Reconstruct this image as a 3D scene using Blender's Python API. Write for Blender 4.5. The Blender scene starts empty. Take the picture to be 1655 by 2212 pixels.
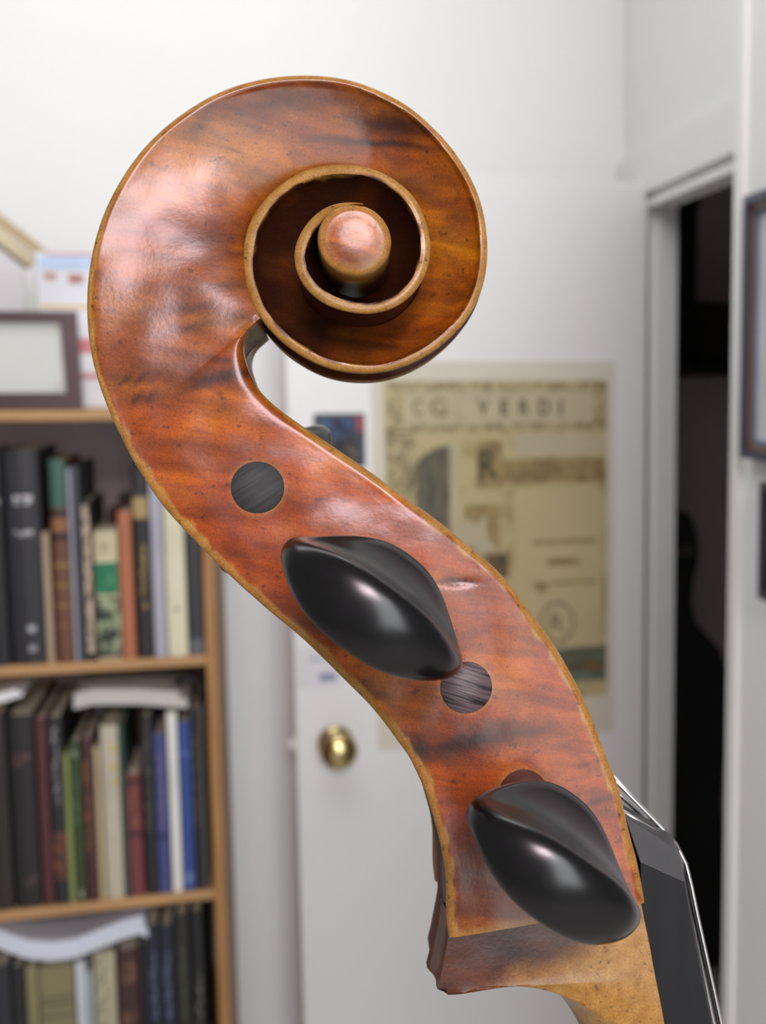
import bpy, bmesh, math, random
import numpy as np
from mathutils import Vector, Matrix, noise

random.seed(7)
SC = bpy.context.scene
COL = SC.collection

# ------------------------------------------------------------------ camera
W, H, FPX = 1655.0, 2212.0, 2600.0
PX, PY = 1250.0, 1106.0              # optical axis in the frame (off-centre crop)
YAW, PITCH = math.radians(15.0), math.atan(0.115)
CAM = Vector((0.0, 0.0, 1.645))
FW = Vector((math.sin(YAW) * math.cos(PITCH), math.cos(YAW) * math.cos(PITCH), -math.sin(PITCH)))
RT = Vector((math.cos(YAW), -math.sin(YAW), 0.0))
UP = RT.cross(FW)
cd = bpy.data.cameras.new('camera')
cam = bpy.data.objects.new('camera', cd)
COL.objects.link(cam)
cd.sensor_width = 36.0
cd.lens = FPX / H * 36.0
cd.shift_x = (W / 2 - PX) / H
cd.shift_y = (PY - H / 2) / H
cd.clip_start, cd.clip_end = 0.01, 50
M = Matrix((RT, UP, -FW)).transposed().to_4x4()
M.translation = CAM
cam.matrix_world = M
cd.dof.use_dof = True
cd.dof.focus_distance = 0.272
cd.dof.aperture_fstop = 16.0
SC.camera = cam

# ------------------------------------------------------------------ light
wd = bpy.data.worlds.new('world')
SC.world = wd
wd.use_nodes = True
wd.node_tree.nodes['Background'].inputs[0].default_value = (0.96, 0.98, 1.0, 1)
wd.node_tree.nodes['Background'].inputs[1].default_value = 0.20


def area(name, loc, target, size, power, color):
    ld = bpy.data.lights.new(name, 'AREA')
    ld.shape = 'RECTANGLE'
    ld.size, ld.size_y = size
    ld.energy = power
    ld.color = color
    o = bpy.data.objects.new(name, ld)
    COL.objects.link(o)
    o.location = loc
    o.rotation_euler = (Vector(target) - Vector(loc)).to_track_quat('-Z', 'Y').to_euler()
    return o


area('window_daylight', (0.75, -3.6, 2.3), (0.0, 2.3, 1.5), (1.7, 3.2), 100, (0.94, 0.98, 1.0))
area('pink_lamp', (-0.06, -1.35, 2.56), (-0.02, 0.3, 1.68), (0.5, 0.46), 28, (1.0, 0.80, 0.86))
area('ceiling_light', (-0.15, 1.2, 2.9), (0.1, 2.0, 1.0), (1.5, 0.9), 17, (1.0, 0.995, 0.985))
SC.view_settings.view_transform = 'Standard'
SC.view_settings.look = 'None'
SC.view_settings.exposure = 0.0
SC.view_settings.gamma = 1.0
SC.view_settings.use_curve_mapping = False


# ------------------------------------------------------------------ helpers
def ray(px, py):
    return FW + RT * ((px - PX) / FPX) - UP * ((py - PY) / FPX)


def RP(px, py, b):                    # where a sight line meets the plane y = b
    r = ray(px, py)
    return CAM + r * (b / r.y)


def RA(px, py, a):                    # where a sight line meets the plane x = a
    r = ray(px, py)
    return CAM + r * (a / r.x)


def srgb(r, g, b):
    def f(c):
        c /= 255.0
        return c / 12.92 if c <= 0.04045 else ((c + 0.055) / 1.055) ** 2.4
    return (f(r), f(g), f(b), 1.0)


def mesh_obj(name, verts, faces, mat, parent=None, smooth=False, edges=()):
    me = bpy.data.meshes.new(name)
    me.from_pydata([tuple(v) for v in verts], list(edges), faces)
    me.validate()
    bm = bmesh.new()
    bm.from_mesh(me)
    bmesh.ops.recalc_face_normals(bm, faces=bm.faces)
    bm.to_mesh(me)
    bm.free()
    o = bpy.data.objects.new(name, me)
    COL.objects.link(o)
    if mat is not None:
        me.materials.append(mat)
    if smooth:
        for p in me.polygons:
            p.use_smooth = True
    if parent is not None:
        o.parent = parent
    return o


def box_data(x0, x1, y0, y1, z0, z1):
    v = [(x, y, z) for x in (x0, x1) for y in (y0, y1) for z in (z0, z1)]
    f = [(0, 1, 3, 2), (4, 6, 7, 5), (0, 4, 5, 1), (2, 3, 7, 6), (0, 2, 6, 4), (1, 5, 7, 3)]
    return v, f


def box(name, x0, x1, y0, y1, z0, z1, mat, parent=None, bevel=0.0):
    v, f = box_data(x0, x1, y0, y1, z0, z1)
    o = mesh_obj(name, v, f, mat, parent)
    if bevel:
        bm = bmesh.new()
        bm.from_mesh(o.data)
        bmesh.ops.bevel(bm, geom=list(bm.edges), offset=bevel, segments=2, affect='EDGES', profile=0.5)
        bm.to_mesh(o.data)
        bm.free()
    return o


def prism(name, pts, d, mat, parent=None, bevel=0.0):
    """closed outline pts (3-D) pushed along vector d"""
    n = len(pts)
    d = Vector(d)
    v = [Vector(p) for p in pts] + [Vector(p) + d for p in pts]
    f = [tuple(range(n)), tuple(range(2 * n - 1, n - 1, -1))]
    f += [(i, (i + 1) % n, n + (i + 1) % n, n + i) for i in range(n)]
    o = mesh_obj(name, v, f, mat, parent)
    if bevel:
        bm = bmesh.new()
        bm.from_mesh(o.data)
        bmesh.ops.bevel(bm, geom=[e for e in bm.edges], offset=bevel, segments=3, affect='EDGES', profile=0.5,
                        clamp_overlap=True)
        bm.to_mesh(o.data)
        bm.free()
    return o


def frame_ring(name, outer, inner, d, mat, parent=None):
    """picture-frame moulding between two 4-point loops"""
    d = Vector(d)
    v = [Vector(p) for p in outer] + [Vector(p) for p in inner]
    v += [p + d for p in v]
    f = []
    for i in range(4):
        j = (i + 1) % 4
        f.append((i, j, 4 + j, 4 + i))
        f.append((8 + i, 12 + i, 12 + j, 8 + j))
        f.append((i, 8 + i, 8 + j, j))
        f.append((4 + i, 4 + j, 12 + j, 12 + i))
    return mesh_obj(name, v, f, mat, parent)


def tube(name, pts, r, mat, parent=None, seg=10):
    pts = [Vector(p) for p in pts]
    n = len(pts)
    v, f = [], []
    rs = r if isinstance(r, (list, tuple)) else [r] * n
    for i, p in enumerate(pts):
        t = (pts[min(i + 1, n - 1)] - pts[max(i - 1, 0)]).normalized()
        a = t.cross(Vector((0.13, 0.31, 0.94)))
        a.normalize()
        b = t.cross(a)
        for k in range(seg):
            an = 2 * math.pi * k / seg
            v.append(p + a * (rs[i] * math.cos(an)) + b * (rs[i] * math.sin(an)))
    for i in range(n - 1):
        for k in range(seg):
            k2 = (k + 1) % seg
            f.append((i * seg + k, i * seg + k2, (i + 1) * seg + k2, (i + 1) * seg + k))
    f.append(tuple(range(seg)))
    f.append(tuple((n - 1) * seg + k for k in range(seg)))
    return mesh_obj(name, v, f, mat, parent, True)


def lathe(name, prof, origin, axis, mat, parent=None, seg=32):
    """prof: (radius, height) pairs, closed at both ends by small radii"""
    axis = Vector(axis).normalized()
    a = axis.cross(Vector((0.3, 0.9, 0.2))).normalized()
    b = axis.cross(a)
    o = Vector(origin)
    v, f = [], []
    for (r, h) in prof:
        for k in range(seg):
            an = 2 * math.pi * k / seg
            v.append(o + axis * h + a * (r * math.cos(an)) + b * (r * math.sin(an)))
    for i in range(len(prof) - 1):
        for k in range(seg):
            k2 = (k + 1) % seg
            f.append((i * seg + k, i * seg + k2, (i + 1) * seg + k2, (i + 1) * seg + k))
    f.append(tuple(range(seg)))
    f.append(tuple((len(prof) - 1) * seg + k for k in range(seg)))
    return mesh_obj(name, v, f, mat, parent, True)


def empty(name, loc=(0, 0, 0), mat=None):
    o = bpy.data.objects.new(name, None)
    COL.objects.link(o)
    o.empty_display_size = 0.02
    if mat is not None:
        o.matrix_world = mat
    else:
        o.location = loc
    return o


def tag(o, label, cat, group=None):
    o['label'] = label
    o['category'] = cat
    if group:
        o['group'] = group
    return o


def struct(o):
    o['kind'] = 'structure'
    return o


def auto_smooth(o, deg=35):
    for p in o.data.polygons:
        p.use_smooth = True
    bm = bmesh.new()
    bm.from_mesh(o.data)
    for e in bm.edges:
        if len(e.link_faces) == 2 and e.calc_face_angle(0) > math.radians(deg):
            e.smooth = False
    bm.to_mesh(o.data)
    bm.free()


# ------------------------------------------------------------------ materials
def new_mat(name):
    m = bpy.data.materials.new(name)
    m.use_nodes = True
    nt = m.node_tree
    return m, nt, nt.nodes['Principled BSDF'], nt.nodes, nt.links


def plain(name, col, rough=0.6, var=0.12, scale=8.0, metal=0.0, coat=0.0, bump=0.0, stretch=(1, 1, 1), spec=0.5):
    """one colour with a soft procedural variation"""
    m, nt, bs, N, K = new_mat(name)
    tc = N.new('ShaderNodeTexCoord')
    mp = N.new('ShaderNodeMapping')
    mp.inputs['Scale'].default_value = stretch
    nz = N.new('ShaderNodeTexNoise')
    nz.inputs['Scale'].default_value = scale
    nz.inputs['Detail'].default_value = 5
    rp = N.new('ShaderNodeValToRGB')
    rp.color_ramp.elements[0].position = 0.3
    rp.color_ramp.elements[1].position = 0.7
    lo = [c * (1 - var) for c in col[:3]] + [1]
    hi = [min(1, c * (1 + var)) for c in col[:3]] + [1]
    rp.color_ramp.elements[0].color = lo
    rp.color_ramp.elements[1].color = hi
    K.new(tc.outputs['Object'], mp.inputs['Vector'])
    K.new(mp.outputs['Vector'], nz.inputs['Vector'])
    K.new(nz.outputs['Fac'], rp.inputs['Fac'])
    K.new(rp.outputs['Color'], bs.inputs['Base Color'])
    bs.inputs['Roughness'].default_value = rough
    bs.inputs['Metallic'].default_value = metal
    bs.inputs['Coat Weight'].default_value = coat
    bs.inputs['Specular IOR Level'].default_value = spec
    if bump:
        bp = N.new('ShaderNodeBump')
        bp.inputs['Strength'].default_value = bump
        bp.inputs['Distance'].default_value = 0.001
        K.new(nz.outputs['Fac'], bp.inputs['Height'])
        K.new(bp.outputs['Normal'], bs.inputs['Normal'])
    return m


def print_mat(name, paper, ink, scale=60.0, amount=0.5, stretch=(1, 1, 1), rough=0.6):
    """paper with irregular printed marks"""
    m, nt, bs, N, K = new_mat(name)
    tc = N.new('ShaderNodeTexCoord')
    mp = N.new('ShaderNodeMapping')
    mp.inputs['Scale'].default_value = stretch
    nz = N.new('ShaderNodeTexNoise')
    nz.inputs['Scale'].default_value = scale
    nz.inputs['Detail'].default_value = 3
    rp = N.new('ShaderNodeValToRGB')
    rp.color_ramp.elements[0].position = amount - 0.06
    rp.color_ramp.elements[1].position = amount + 0.06
    rp.color_ramp.elements[0].color = ink
    rp.color_ramp.elements[1].color = paper
    K.new(tc.outputs['Object'], mp.inputs['Vector'])
    K.new(mp.outputs['Vector'], nz.inputs['Vector'])
    K.new(nz.outputs['Fac'], rp.inputs['Fac'])
    K.new(rp.outputs['Color'], bs.inputs['Base Color'])
    bs.inputs['Roughness'].default_value = rough
    return m


MAT = {}


def cmat(r, g, b, rough=0.55, **kw):
    k = (r, g, b, rough, tuple(sorted(kw.items())))
    if k not in MAT:
        MAT[k] = plain('paint_%d_%d_%d' % (r, g, b), srgb(r, g, b), rough, **kw)
    return MAT[k]


m_wall = plain('white_plaster', (0.80, 0.81, 0.80, 1), 0.75, 0.02, 3.0, bump=0.05)
m_door = plain('white_door_paint', (0.785, 0.80, 0.79, 1), 0.45, 0.015, 2.0)
m_trim = plain('white_trim_paint', (0.78, 0.78, 0.77, 1), 0.4, 0.02, 4.0)
m_floor = plain('floor_carpet', (0.62, 0.60, 0.57, 1), 0.9, 0.2, 60.0)
m_dark = plain('closet_wall_paint', (0.74, 0.64, 0.66, 1), 0.85, 0.1, 3.0)
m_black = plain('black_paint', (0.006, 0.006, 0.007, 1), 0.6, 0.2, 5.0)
m_pine = plain('pine_shelf_wood', srgb(174, 134, 88), 0.5, 0.22, 5.0, stretch=(1.2, 1, 9))
m_pine_up = plain('pine_upright_wood', srgb(158, 114, 64), 0.5, 0.25, 6.0, stretch=(9, 9, 1.0))
m_brass = plain('brass', (0.62, 0.5, 0.24, 1), 0.22, 0.1, 20.0, metal=1.0)
m_pages = plain('page_paper', srgb(205, 196, 172), 0.8, 0.15, 90.0, stretch=(12, 1, 1))
m_white = plain('white_paper', srgb(226, 226, 228), 0.7, 0.04, 12.0)
m_steel = plain('silver_string', (0.72, 0.70, 0.68, 1), 0.28, 0.12, 900.0, metal=1.0)

# ------------------------------------------------------------------ the room
BD, BW = 2.26, 2.45                  # door face, wall behind it
AR = RP(1408, 800, BD).x             # wall with the doorway
AJ = RP(1456, 900, BD).x             # inner side of that wall
AP, BP = 0.50, None
BP = RA(1590, 900, AP).y             # end of the near partition
ZC = 2.95
struct(box('floor', -3.2, 3.0, -2.6, 3.7, -0.1, 0.0, m_floor))
wb = struct(box('wall_back', -3.2, AJ - 0.002, BW, BW + 0.1, 0, ZC, m_wall))
r0 = RA(1500, 366, AR)
Z_OPEN = RA(1520, 397, AR).z
Z_CASE0, Z_CASE1 = Z_OPEN + 0.012, RA(1500, 272, AR).z
B_JAMB = BD + 0.015
b0 = 1.42
wr = empty('wall_right', (0, 0, 0))
struct(wr)
box('lintel_wall', AR, AJ, 0.9, BW - 0.001, Z_OPEN, ZC, m_wall, wr)
box('corner_wall', AR, AJ, B_JAMB, BW - 0.001, 0, Z_OPEN, m_trim, wr)
box('near_wall', AR, AJ, 0.9, b0, 0, Z_OPEN, m_wall, wr)
struct(box('trim_1', AR - 0.018, AR, 0.9, BW - 0.0, Z_CASE0 + 0.01, Z_CASE1, m_trim))
struct(box('trim_2', AR - 0.010, AR + 0.01, 0.9, B_JAMB, Z_OPEN - 0.004, Z_OPEN + 0.010, m_trim))
struct(box('trim_3', AR + 0.012, AJ + 0.004, B_JAMB - 0.016, B_JAMB, 0, Z_OPEN, m_trim))
struct(box('wall_near', AP, AP + 0.09, 0.7, BP, 0, ZC, m_wall))
struct(box('trim_4', AP - 0.006, AP + 0.004, BP - 0.022, BP + 0.003, 0, ZC, m_trim, None, 0.002))
# the dark closet behind the doorway
CB = 3.42
struct(box('wall_closet_back', 0.55, 2.3, CB, CB + 0.08, 0, ZC, m_dark))
struct(box('wall_closet_left', 0.55, 0.62, BW + 0.1, CB, 0, ZC, m_dark))
struct(box('wall_closet_right', 2.2, 2.3, 0.9, CB, 0, ZC, m_dark))
struct(box('wall_closet_front', AP + 0.09, 2.3, 0.80, 0.9, 0, ZC, m_dark))
struct(box('ceiling', 0.55, 2.3, 0.8, CB + 0.08, ZC, ZC + 0.08, m_dark))
struct(box('wall_closet_room', AJ + 0.001, AJ + 0.012, BW - 0.1, BW + 0.1, 0, ZC, m_dark))

# the open door
dl = RP(637, 1500, BD).x
ztop = RP(1200, 386, BD).z
door = struct(box('door_1', dl, AR - 0.012, BD, BD + 0.036, 0.01, ztop, m_door, None, 0.0015))
kc = RP(725, 1604, BD)
lathe('door_knob', [(0.001, 0), (0.034, 0.0), (0.034, 0.004), (0.026, 0.009), (0.013, 0.013), (0.011, 0.030), (0.018, 0.036),
                    (0.029, 0.044), (0.034, 0.054), (0.033, 0.064), (0.026, 0.072), (0.014, 0.0765), (0.001, 0.078)],
      kc, (0.06, -1, 0), m_brass, door, 36)
lz = kc.z
box('latch_plate', dl - 0.0015, dl + 0.001, BD + 0.006, BD + 0.03, lz - 0.028, lz + 0.028, m_brass, door)
box('latch_bolt', dl - 0.012, dl, BD + 0.010, BD + 0.026, lz - 0.008, lz + 0.008, m_trim, door)

# ------------------------------------------------------------------ things on the door
def quad_on(b, x0, y0, x1, y1):
    p, q = RP(x0, (y0 + y1) / 2, b), RP(x1, (y0 + y1) / 2, b)
    zt, zb = RP((x0 + x1) / 2, y0, b).z, RP((x0 + x1) / 2, y1, b).z
    return p.x, q.x, zb, zt


def plate(name, b, px, mat, parent=None, th=0.0005):
    x0, x1, z0, z1 = quad_on(b, *px)
    return box(name, x0, x1, b - th, b, z0, z1, mat, parent)


def letters(name, text, b, cx, cy, hpx, wpx, mat, parent, shear=0.0):
    cu = bpy.data.curves.new(name, 'FONT')
    cu.body = text
    cu.size = 1.0
    cu.extrude = 0.0
    cu.offset = 0.022
    cu.align_x = 'CENTER'
    cu.align_y = 'CENTER'
    o = bpy.data.objects.new(name, cu)
    COL.objects.link(o)
    bpy.context.view_layer.update()
    me = bpy.data.meshes.new_from_object(o.evaluated_get(bpy.context.evaluated_depsgraph_get()))
    bpy.data.objects.remove(o)
    co = np.array([v.co[:] for v in me.vertices])
    mn, mx = co.min(0), co.max(0)
    c = RP(cx, cy, b)
    wx = (RP(cx + wpx / 2, cy, b) - RP(cx - wpx / 2, cy, b)).x
    hz = (RP(cx, cy - hpx / 2, b) - RP(cx, cy + hpx / 2, b)).z
    for v in me.vertices:
        u = (v.co.x - (mn[0] + mx[0]) / 2) / (mx[0] - mn[0])
        w = (v.co.y - (mn[1] + mx[1]) / 2) / (mx[1] - mn[1])
        v.co = (c.x + u * wx + shear * w * hz, b, c.z + w * hz)
    ob = bpy.data.objects.new(name, me)
    COL.objects.link(ob)
    me.materials.append(mat)
    ob.parent = parent
    return ob


m_post = print_mat('old_poster_print', srgb(188, 176, 130), srgb(164, 150, 102), 16.0, 0.45)
m_orn = print_mat('poster_ornament', srgb(182, 170, 128), srgb(128, 118, 84), 110.0, 0.47)
m_ban = plain('poster_banner', srgb(186, 178, 146), 0.7, 0.06, 20)
m_gold = print_mat('poster_ochre_panel', srgb(158, 140, 92), srgb(134, 116, 74), 30.0, 0.5)
m_ink = plain('poster_ink', srgb(74, 68, 50), 0.7, 0.2, 40)
m_ink2 = plain('poster_soft_ink', srgb(128, 112, 72), 0.7, 0.2, 40)
m_arch = print_mat('poster_arch_dark', srgb(104, 100, 82), srgb(78, 74, 62), 30.0, 0.5, (4, 1, 0.6))
m_post_d = print_mat('poster_dark_patch', srgb(112, 92, 62), srgb(86, 76, 56), 40.0, 0.5)
m_teal = print_mat('poster_teal_band', srgb(104, 124, 112), srgb(92, 96, 76), 14.0, 0.5, (1, 1, 3))
B1 = BD
poster = plate('poster', B1, (808, 780, 1326, 1600), plain('poster_margin', srgb(212, 209, 192), 0.7, 0.02, 10), None, 0.0012)
tag(poster, 'aged cream theatre poster lettered VERDI taped to the white door', 'poster')
b1 = B1 - 0.0012
plate('printed_sheet', b1, (834, 822, 1312, 1518), m_post, poster, 0.0004)
b2 = b1 - 0.0004
plate('ornament_border', b2, (836, 824, 1310, 932), m_orn, poster, 0.0003)
plate('ornament_border', b2, (836, 932, 900, 1140), m_orn, poster, 0.0003)
plate('title_banner', b2 - 0.0003, (872, 846, 1282, 914), m_ban, poster, 0.0003)
for ch, x_, w_, h_, mm in (('C', 902, 24, 34, m_ink2), ('G', 948, 34, 42, m_ink2), ('.', 990, 6, 6, m_ink2), ('V', 1044, 24, 34, m_ink), ('E', 1090, 18, 34, m_ink),
                       ('R', 1133, 22, 34, m_ink), ('D', 1176, 24, 34, m_ink), ('I', 1212, 6, 34, m_ink)):
    letters('letter', ch, b2 - 0.0008, x_, 880 if ch != '.' else 896, h_, w_, mm, poster)
plate('scroll_banner', b2, (1112, 935, 1306, 982), m_ban, poster, 0.0003)
plate('ochre_panel', b2, (1030, 952, 1086, 1056), m_gold, poster, 0.0003)
plate('ochre_panel', b2, (1086, 990, 1308, 1044), m_gold, poster, 0.0003)
letters('initial', 'R', b2 - 0.0005, 1056, 1004, 62, 42, m_ink, poster)
for k_, ch in enumerate('IGOLETTO'):
    letters('letter', ch, b2 - 0.0005, 1104 + 26.5 * k_, 1015, 27, 18 if ch != 'I' else 6, m_ink2, poster)
cx = [(962, 1010 + 0)]
arch = []
for k in range(0, 13):
    an = math.pi / 2 * k / 12
    arch.append(RP(972 - 94 * math.sin(an), 1070 - 108 * math.cos(an), b2))
arch += [RP(878, 1250, b2), RP(972, 1250, b2)]
prism('arch_print', arch, (0, -0.0003, 0), m_arch, poster)  # dark arch shape of the poster design
plate('column', b2, (974, 958, 990, 1260), m_ban, poster, 0.0003)
plate('figure_patch', b2, (1004, 1090, 1080, 1190), m_gold, poster, 0.0003)
fig = [(985, 1150), (1010, 1120), (1030, 1135), (1050, 1110), (1052, 1160), (1075, 1190), (1040, 1195), (1015, 1180), (990, 1190)]
prism('figure', [RP(x, y, b2 - 0.0003) for x, y in fig], (0, -0.0003, 0), m_ban, poster)
plate('dark_patch', b2, (1048, 1196, 1098, 1250), m_post_d, poster, 0.0003)
plate('text_panel', b2, (1112, 1056, 1300, 1440), plain('poster_text_panel', srgb(190, 178, 134), 0.7, 0.05, 9), poster, 0.0003)
b3 = b2 - 0.0003
for (x0, y0, x1, y1) in ((1150, 1166, 1290, 1174), (1182, 1206, 1254, 1220), (1150, 1256, 1290, 1262), (1160, 1262, 1182, 1280)):
    plate('text_line', b3, (x0, y0, x1, y1), m_gold, poster, 0.0002)
# round stamp
st, k0 = [], 28
sv, sf = [], []
for k in range(k0):
    an = 2 * math.pi * k / k0
    for rr in (1.0, 0.84):
        sv.append(RP(1204 + 38 * rr * math.cos(an), 1344 + 46 * rr * math.sin(an), b3 - 0.0002))
for k in range(k0):
    j = (k + 1) % k0
    sf.append((2 * k, 2 * k + 1, 2 * j + 1, 2 * j))
mesh_obj('round_stamp', sv, sf, plain('stamp_ink', srgb(142, 124, 98), 0.7, 0.1, 40), poster)
letters('stamp_mark', 'R', b3 - 0.0002, 1204, 1344, 40, 34, plain('stamp_ink_soft', srgb(146, 128, 100), 0.7, 0.1, 40), poster)
plate('teal_band', b2, (836, 1408, 1310, 1440), m_teal, poster, 0.0005)
plate('dark_band', b2, (836, 1440, 1310, 1462), m_post_d, poster, 0.0005)
plate('teal_band', b2, (836, 1462, 1310, 1484), m_teal, poster, 0.0005)

card = plate('postcard', BD, (678, 893, 789, 1010), plain('postcard_navy', srgb(24, 28, 40), 0.4, 0.2, 30), None, 0.001)
tag(card, 'dark navy postcard with a red corner stuck on the white door', 'postcard')
plate('blue_picture', BD - 0.001, (692, 903, 764, 945), print_mat('postcard_blue', srgb(58, 84, 124), srgb(30, 42, 70), 40, 0.5), card, 0.0004)
plate('red_corner', BD - 0.001, (771, 900, 783, 930), cmat(170, 70, 84), card, 0.0004)
plate('text_band', BD - 0.001, (700, 948, 770, 1000), print_mat('postcard_text', srgb(30, 32, 42), srgb(120, 104, 84), 60, 0.42, (1, 1, 2.5)), card, 0.0004)
note = plate('paper_note', BD, (640, 1398, 740, 1486), plain('note_paper', srgb(222, 222, 226), 0.7, 0.02, 10), None, 0.0006)
tag(note, 'pale sheet with blue scribbles taped to the door above the brass knob', 'note')
plate('scribble', BD - 0.0006, (690, 1455, 726, 1470), cmat(120, 128, 160), note, 0.0002)
plate('scribble', BD - 0.0006, (668, 1420, 700, 1428), cmat(170, 174, 198), note, 0.0002)

# ------------------------------------------------------------------ pictures on the near partition
def wall_picture(y_top, y_bot, px_l, depth, label, outer, inner, inside):
    f = empty('framed_picture', RA(px_l, y_bot, AP))
    L = RA(px_l, (y_top + y_bot) / 2, AP)
    zt, zb = RA(px_l, y_top, AP).z, RA(px_l, y_bot, AP).z
    ya, yb = L.y, L.y - depth
    base = f.location.copy()
    mt = [Vector((AP - 0.001, ya, zb)), Vector((AP - 0.001, yb, zb)), Vector((AP - 0.001, yb, zt)), Vector((AP - 0.001, ya, zt))]

    def inset(w):
        return [Vector((AP - 0.001, ya - w, zb + w)), Vector((AP - 0.001, yb + w, zb + w)),
                Vector((AP - 0.001, yb + w, zt - w)), Vector((AP - 0.001, ya - w, zt - w))]
    sh = lambda L_: [p - base for p in L_]
    frame_ring('moulding', sh(inset(0)), sh(inset(0.009)), (-0.014, 0, 0), outer, f)
    frame_ring('inner_moulding', sh(inset(0.009)), sh(inset(0.015)), (-0.009, 0, 0), inner, f)
    frame_ring('fillet', sh(inset(0.015)), sh(inset(0.019)), (-0.006, 0, 0), cmat(86, 112, 140), f)
    prism('mat_board', sh(inset(0.019)), (-0.003, 0, 0), inside, f)
    return tag(f, label, 'picture')


wall_picture(428, 988, 1630, 0.30, 'tall framed picture with dark blue and gold moulding on the right wall',
             cmat(44, 50, 70, 0.4), cmat(120, 88, 62, 0.4), cmat(205, 206, 208))
wall_picture(1040, 1290, 1668, 0.2, 'framed picture with dark moulding below the taller one at the photo edge',
             cmat(38, 36, 48, 0.4), cmat(60, 50, 60, 0.4), cmat(190, 190, 196))

# ------------------------------------------------------------------ closet contents
sz = RP(1520, 790, CB - 0.35).z
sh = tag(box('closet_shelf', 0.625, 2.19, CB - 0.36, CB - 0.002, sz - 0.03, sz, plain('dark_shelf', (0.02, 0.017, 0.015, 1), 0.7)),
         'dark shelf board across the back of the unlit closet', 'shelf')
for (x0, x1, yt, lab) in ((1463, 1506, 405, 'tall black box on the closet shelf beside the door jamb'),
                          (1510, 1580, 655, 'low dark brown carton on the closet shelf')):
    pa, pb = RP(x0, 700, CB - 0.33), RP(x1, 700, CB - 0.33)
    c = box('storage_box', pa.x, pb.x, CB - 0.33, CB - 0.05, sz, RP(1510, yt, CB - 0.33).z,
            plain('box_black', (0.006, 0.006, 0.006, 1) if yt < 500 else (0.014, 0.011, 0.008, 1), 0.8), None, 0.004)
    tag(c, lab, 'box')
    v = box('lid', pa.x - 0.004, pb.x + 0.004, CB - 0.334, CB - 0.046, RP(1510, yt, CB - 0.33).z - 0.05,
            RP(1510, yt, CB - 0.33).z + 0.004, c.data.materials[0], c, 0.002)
CBX = 2.95
half = [(1472, 1102), (1492, 1112), (1505, 1140), (1511, 1180), (1509, 1215), (1500, 1255), (1496, 1300), (1504, 1345),
        (1530, 1372), (1556, 1400), (1574, 1445), (1582, 1510), (1580, 1580), (1566, 1660), (1560, 1740), (1572, 1830),
        (1600, 1920), (1622, 2040), (1628, 2180)]
hp = [RP(x, y, CBX) for x, y in half]
cxa = RP(1462, 1500, CBX).x
zl = hp[-1].z
hp += [Vector((hp[-1].x * 0.99, CBX, zl * 0.5)), Vector((cxa + 0.16, CBX, 0.06)), Vector((cxa + 0.08, CBX, 0.012))]
pts = [Vector((p.x, CBX, p.z)) for p in hp] + [Vector((2 * cxa - p.x, CBX, p.z)) for p in reversed(hp)]
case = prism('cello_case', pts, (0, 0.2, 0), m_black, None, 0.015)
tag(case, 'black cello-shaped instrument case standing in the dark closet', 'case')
q0, q1 = RP(1462, 1200, CBX - 0.003), RP(1500, 1185, CBX - 0.003)
box('name_strap', 2 * cxa - q1.x, q1.x, CBX - 0.004, CBX + 0.001, q0.z, RP(1480, 1178, CBX).z, plain('strap_grey', (0.12, 0.10, 0.10, 1), 0.8), case)

# ------------------------------------------------------------------ bookcase
BB = 1.86
AU0, AU1 = RP(447, 1480, BB).x, RP(471, 1480, BB).x
ALEFT = -0.78
BBK = 2.36
zs1 = RP(120, 887, BB).z
zs2 = RP(230, 1429, BB).z
zs3 = RP(250, 1946, BB).z
TH = 0.0145
ZS = [zs1, zs2, zs3, zs3 - 0.36, zs3 - 0.72]
bc = empty('bookcase', (AU1, BB, 0))
tag(bc, 'pine bookcase packed with books beside the white door', 'bookcase')


def bcbox(name, x0, x1, y0, y1, z0, z1, mat, bev=0.002):
    return box(name, x0 - AU1, x1 - AU1, y0 - BB, y1 - BB, z0, z1, mat, bc, bev)


bcbox('side_panel', AU0, AU1, BB, BBK, 0, zs1 - TH, m_pine_up)
bcbox('side_panel', ALEFT - 0.02, ALEFT, BB, BBK, 0, zs1 - TH, m_pine_up)
bcbox('back_panel', ALEFT, AU0, BBK - 0.008, BBK, 0.02, zs1 - TH, plain('grey_back_panel', srgb(196, 184, 188), 0.8, 0.05, 4), 0)
bcbox('top_board', ALEFT - 0.02, AU1, BB, BBK, zs1 - TH, zs1, m_pine)
for z in ZS[1:]:
    bcbox('shelf', ALEFT, AU0, BB, BBK - 0.008, z - TH, z, m_pine)

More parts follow.
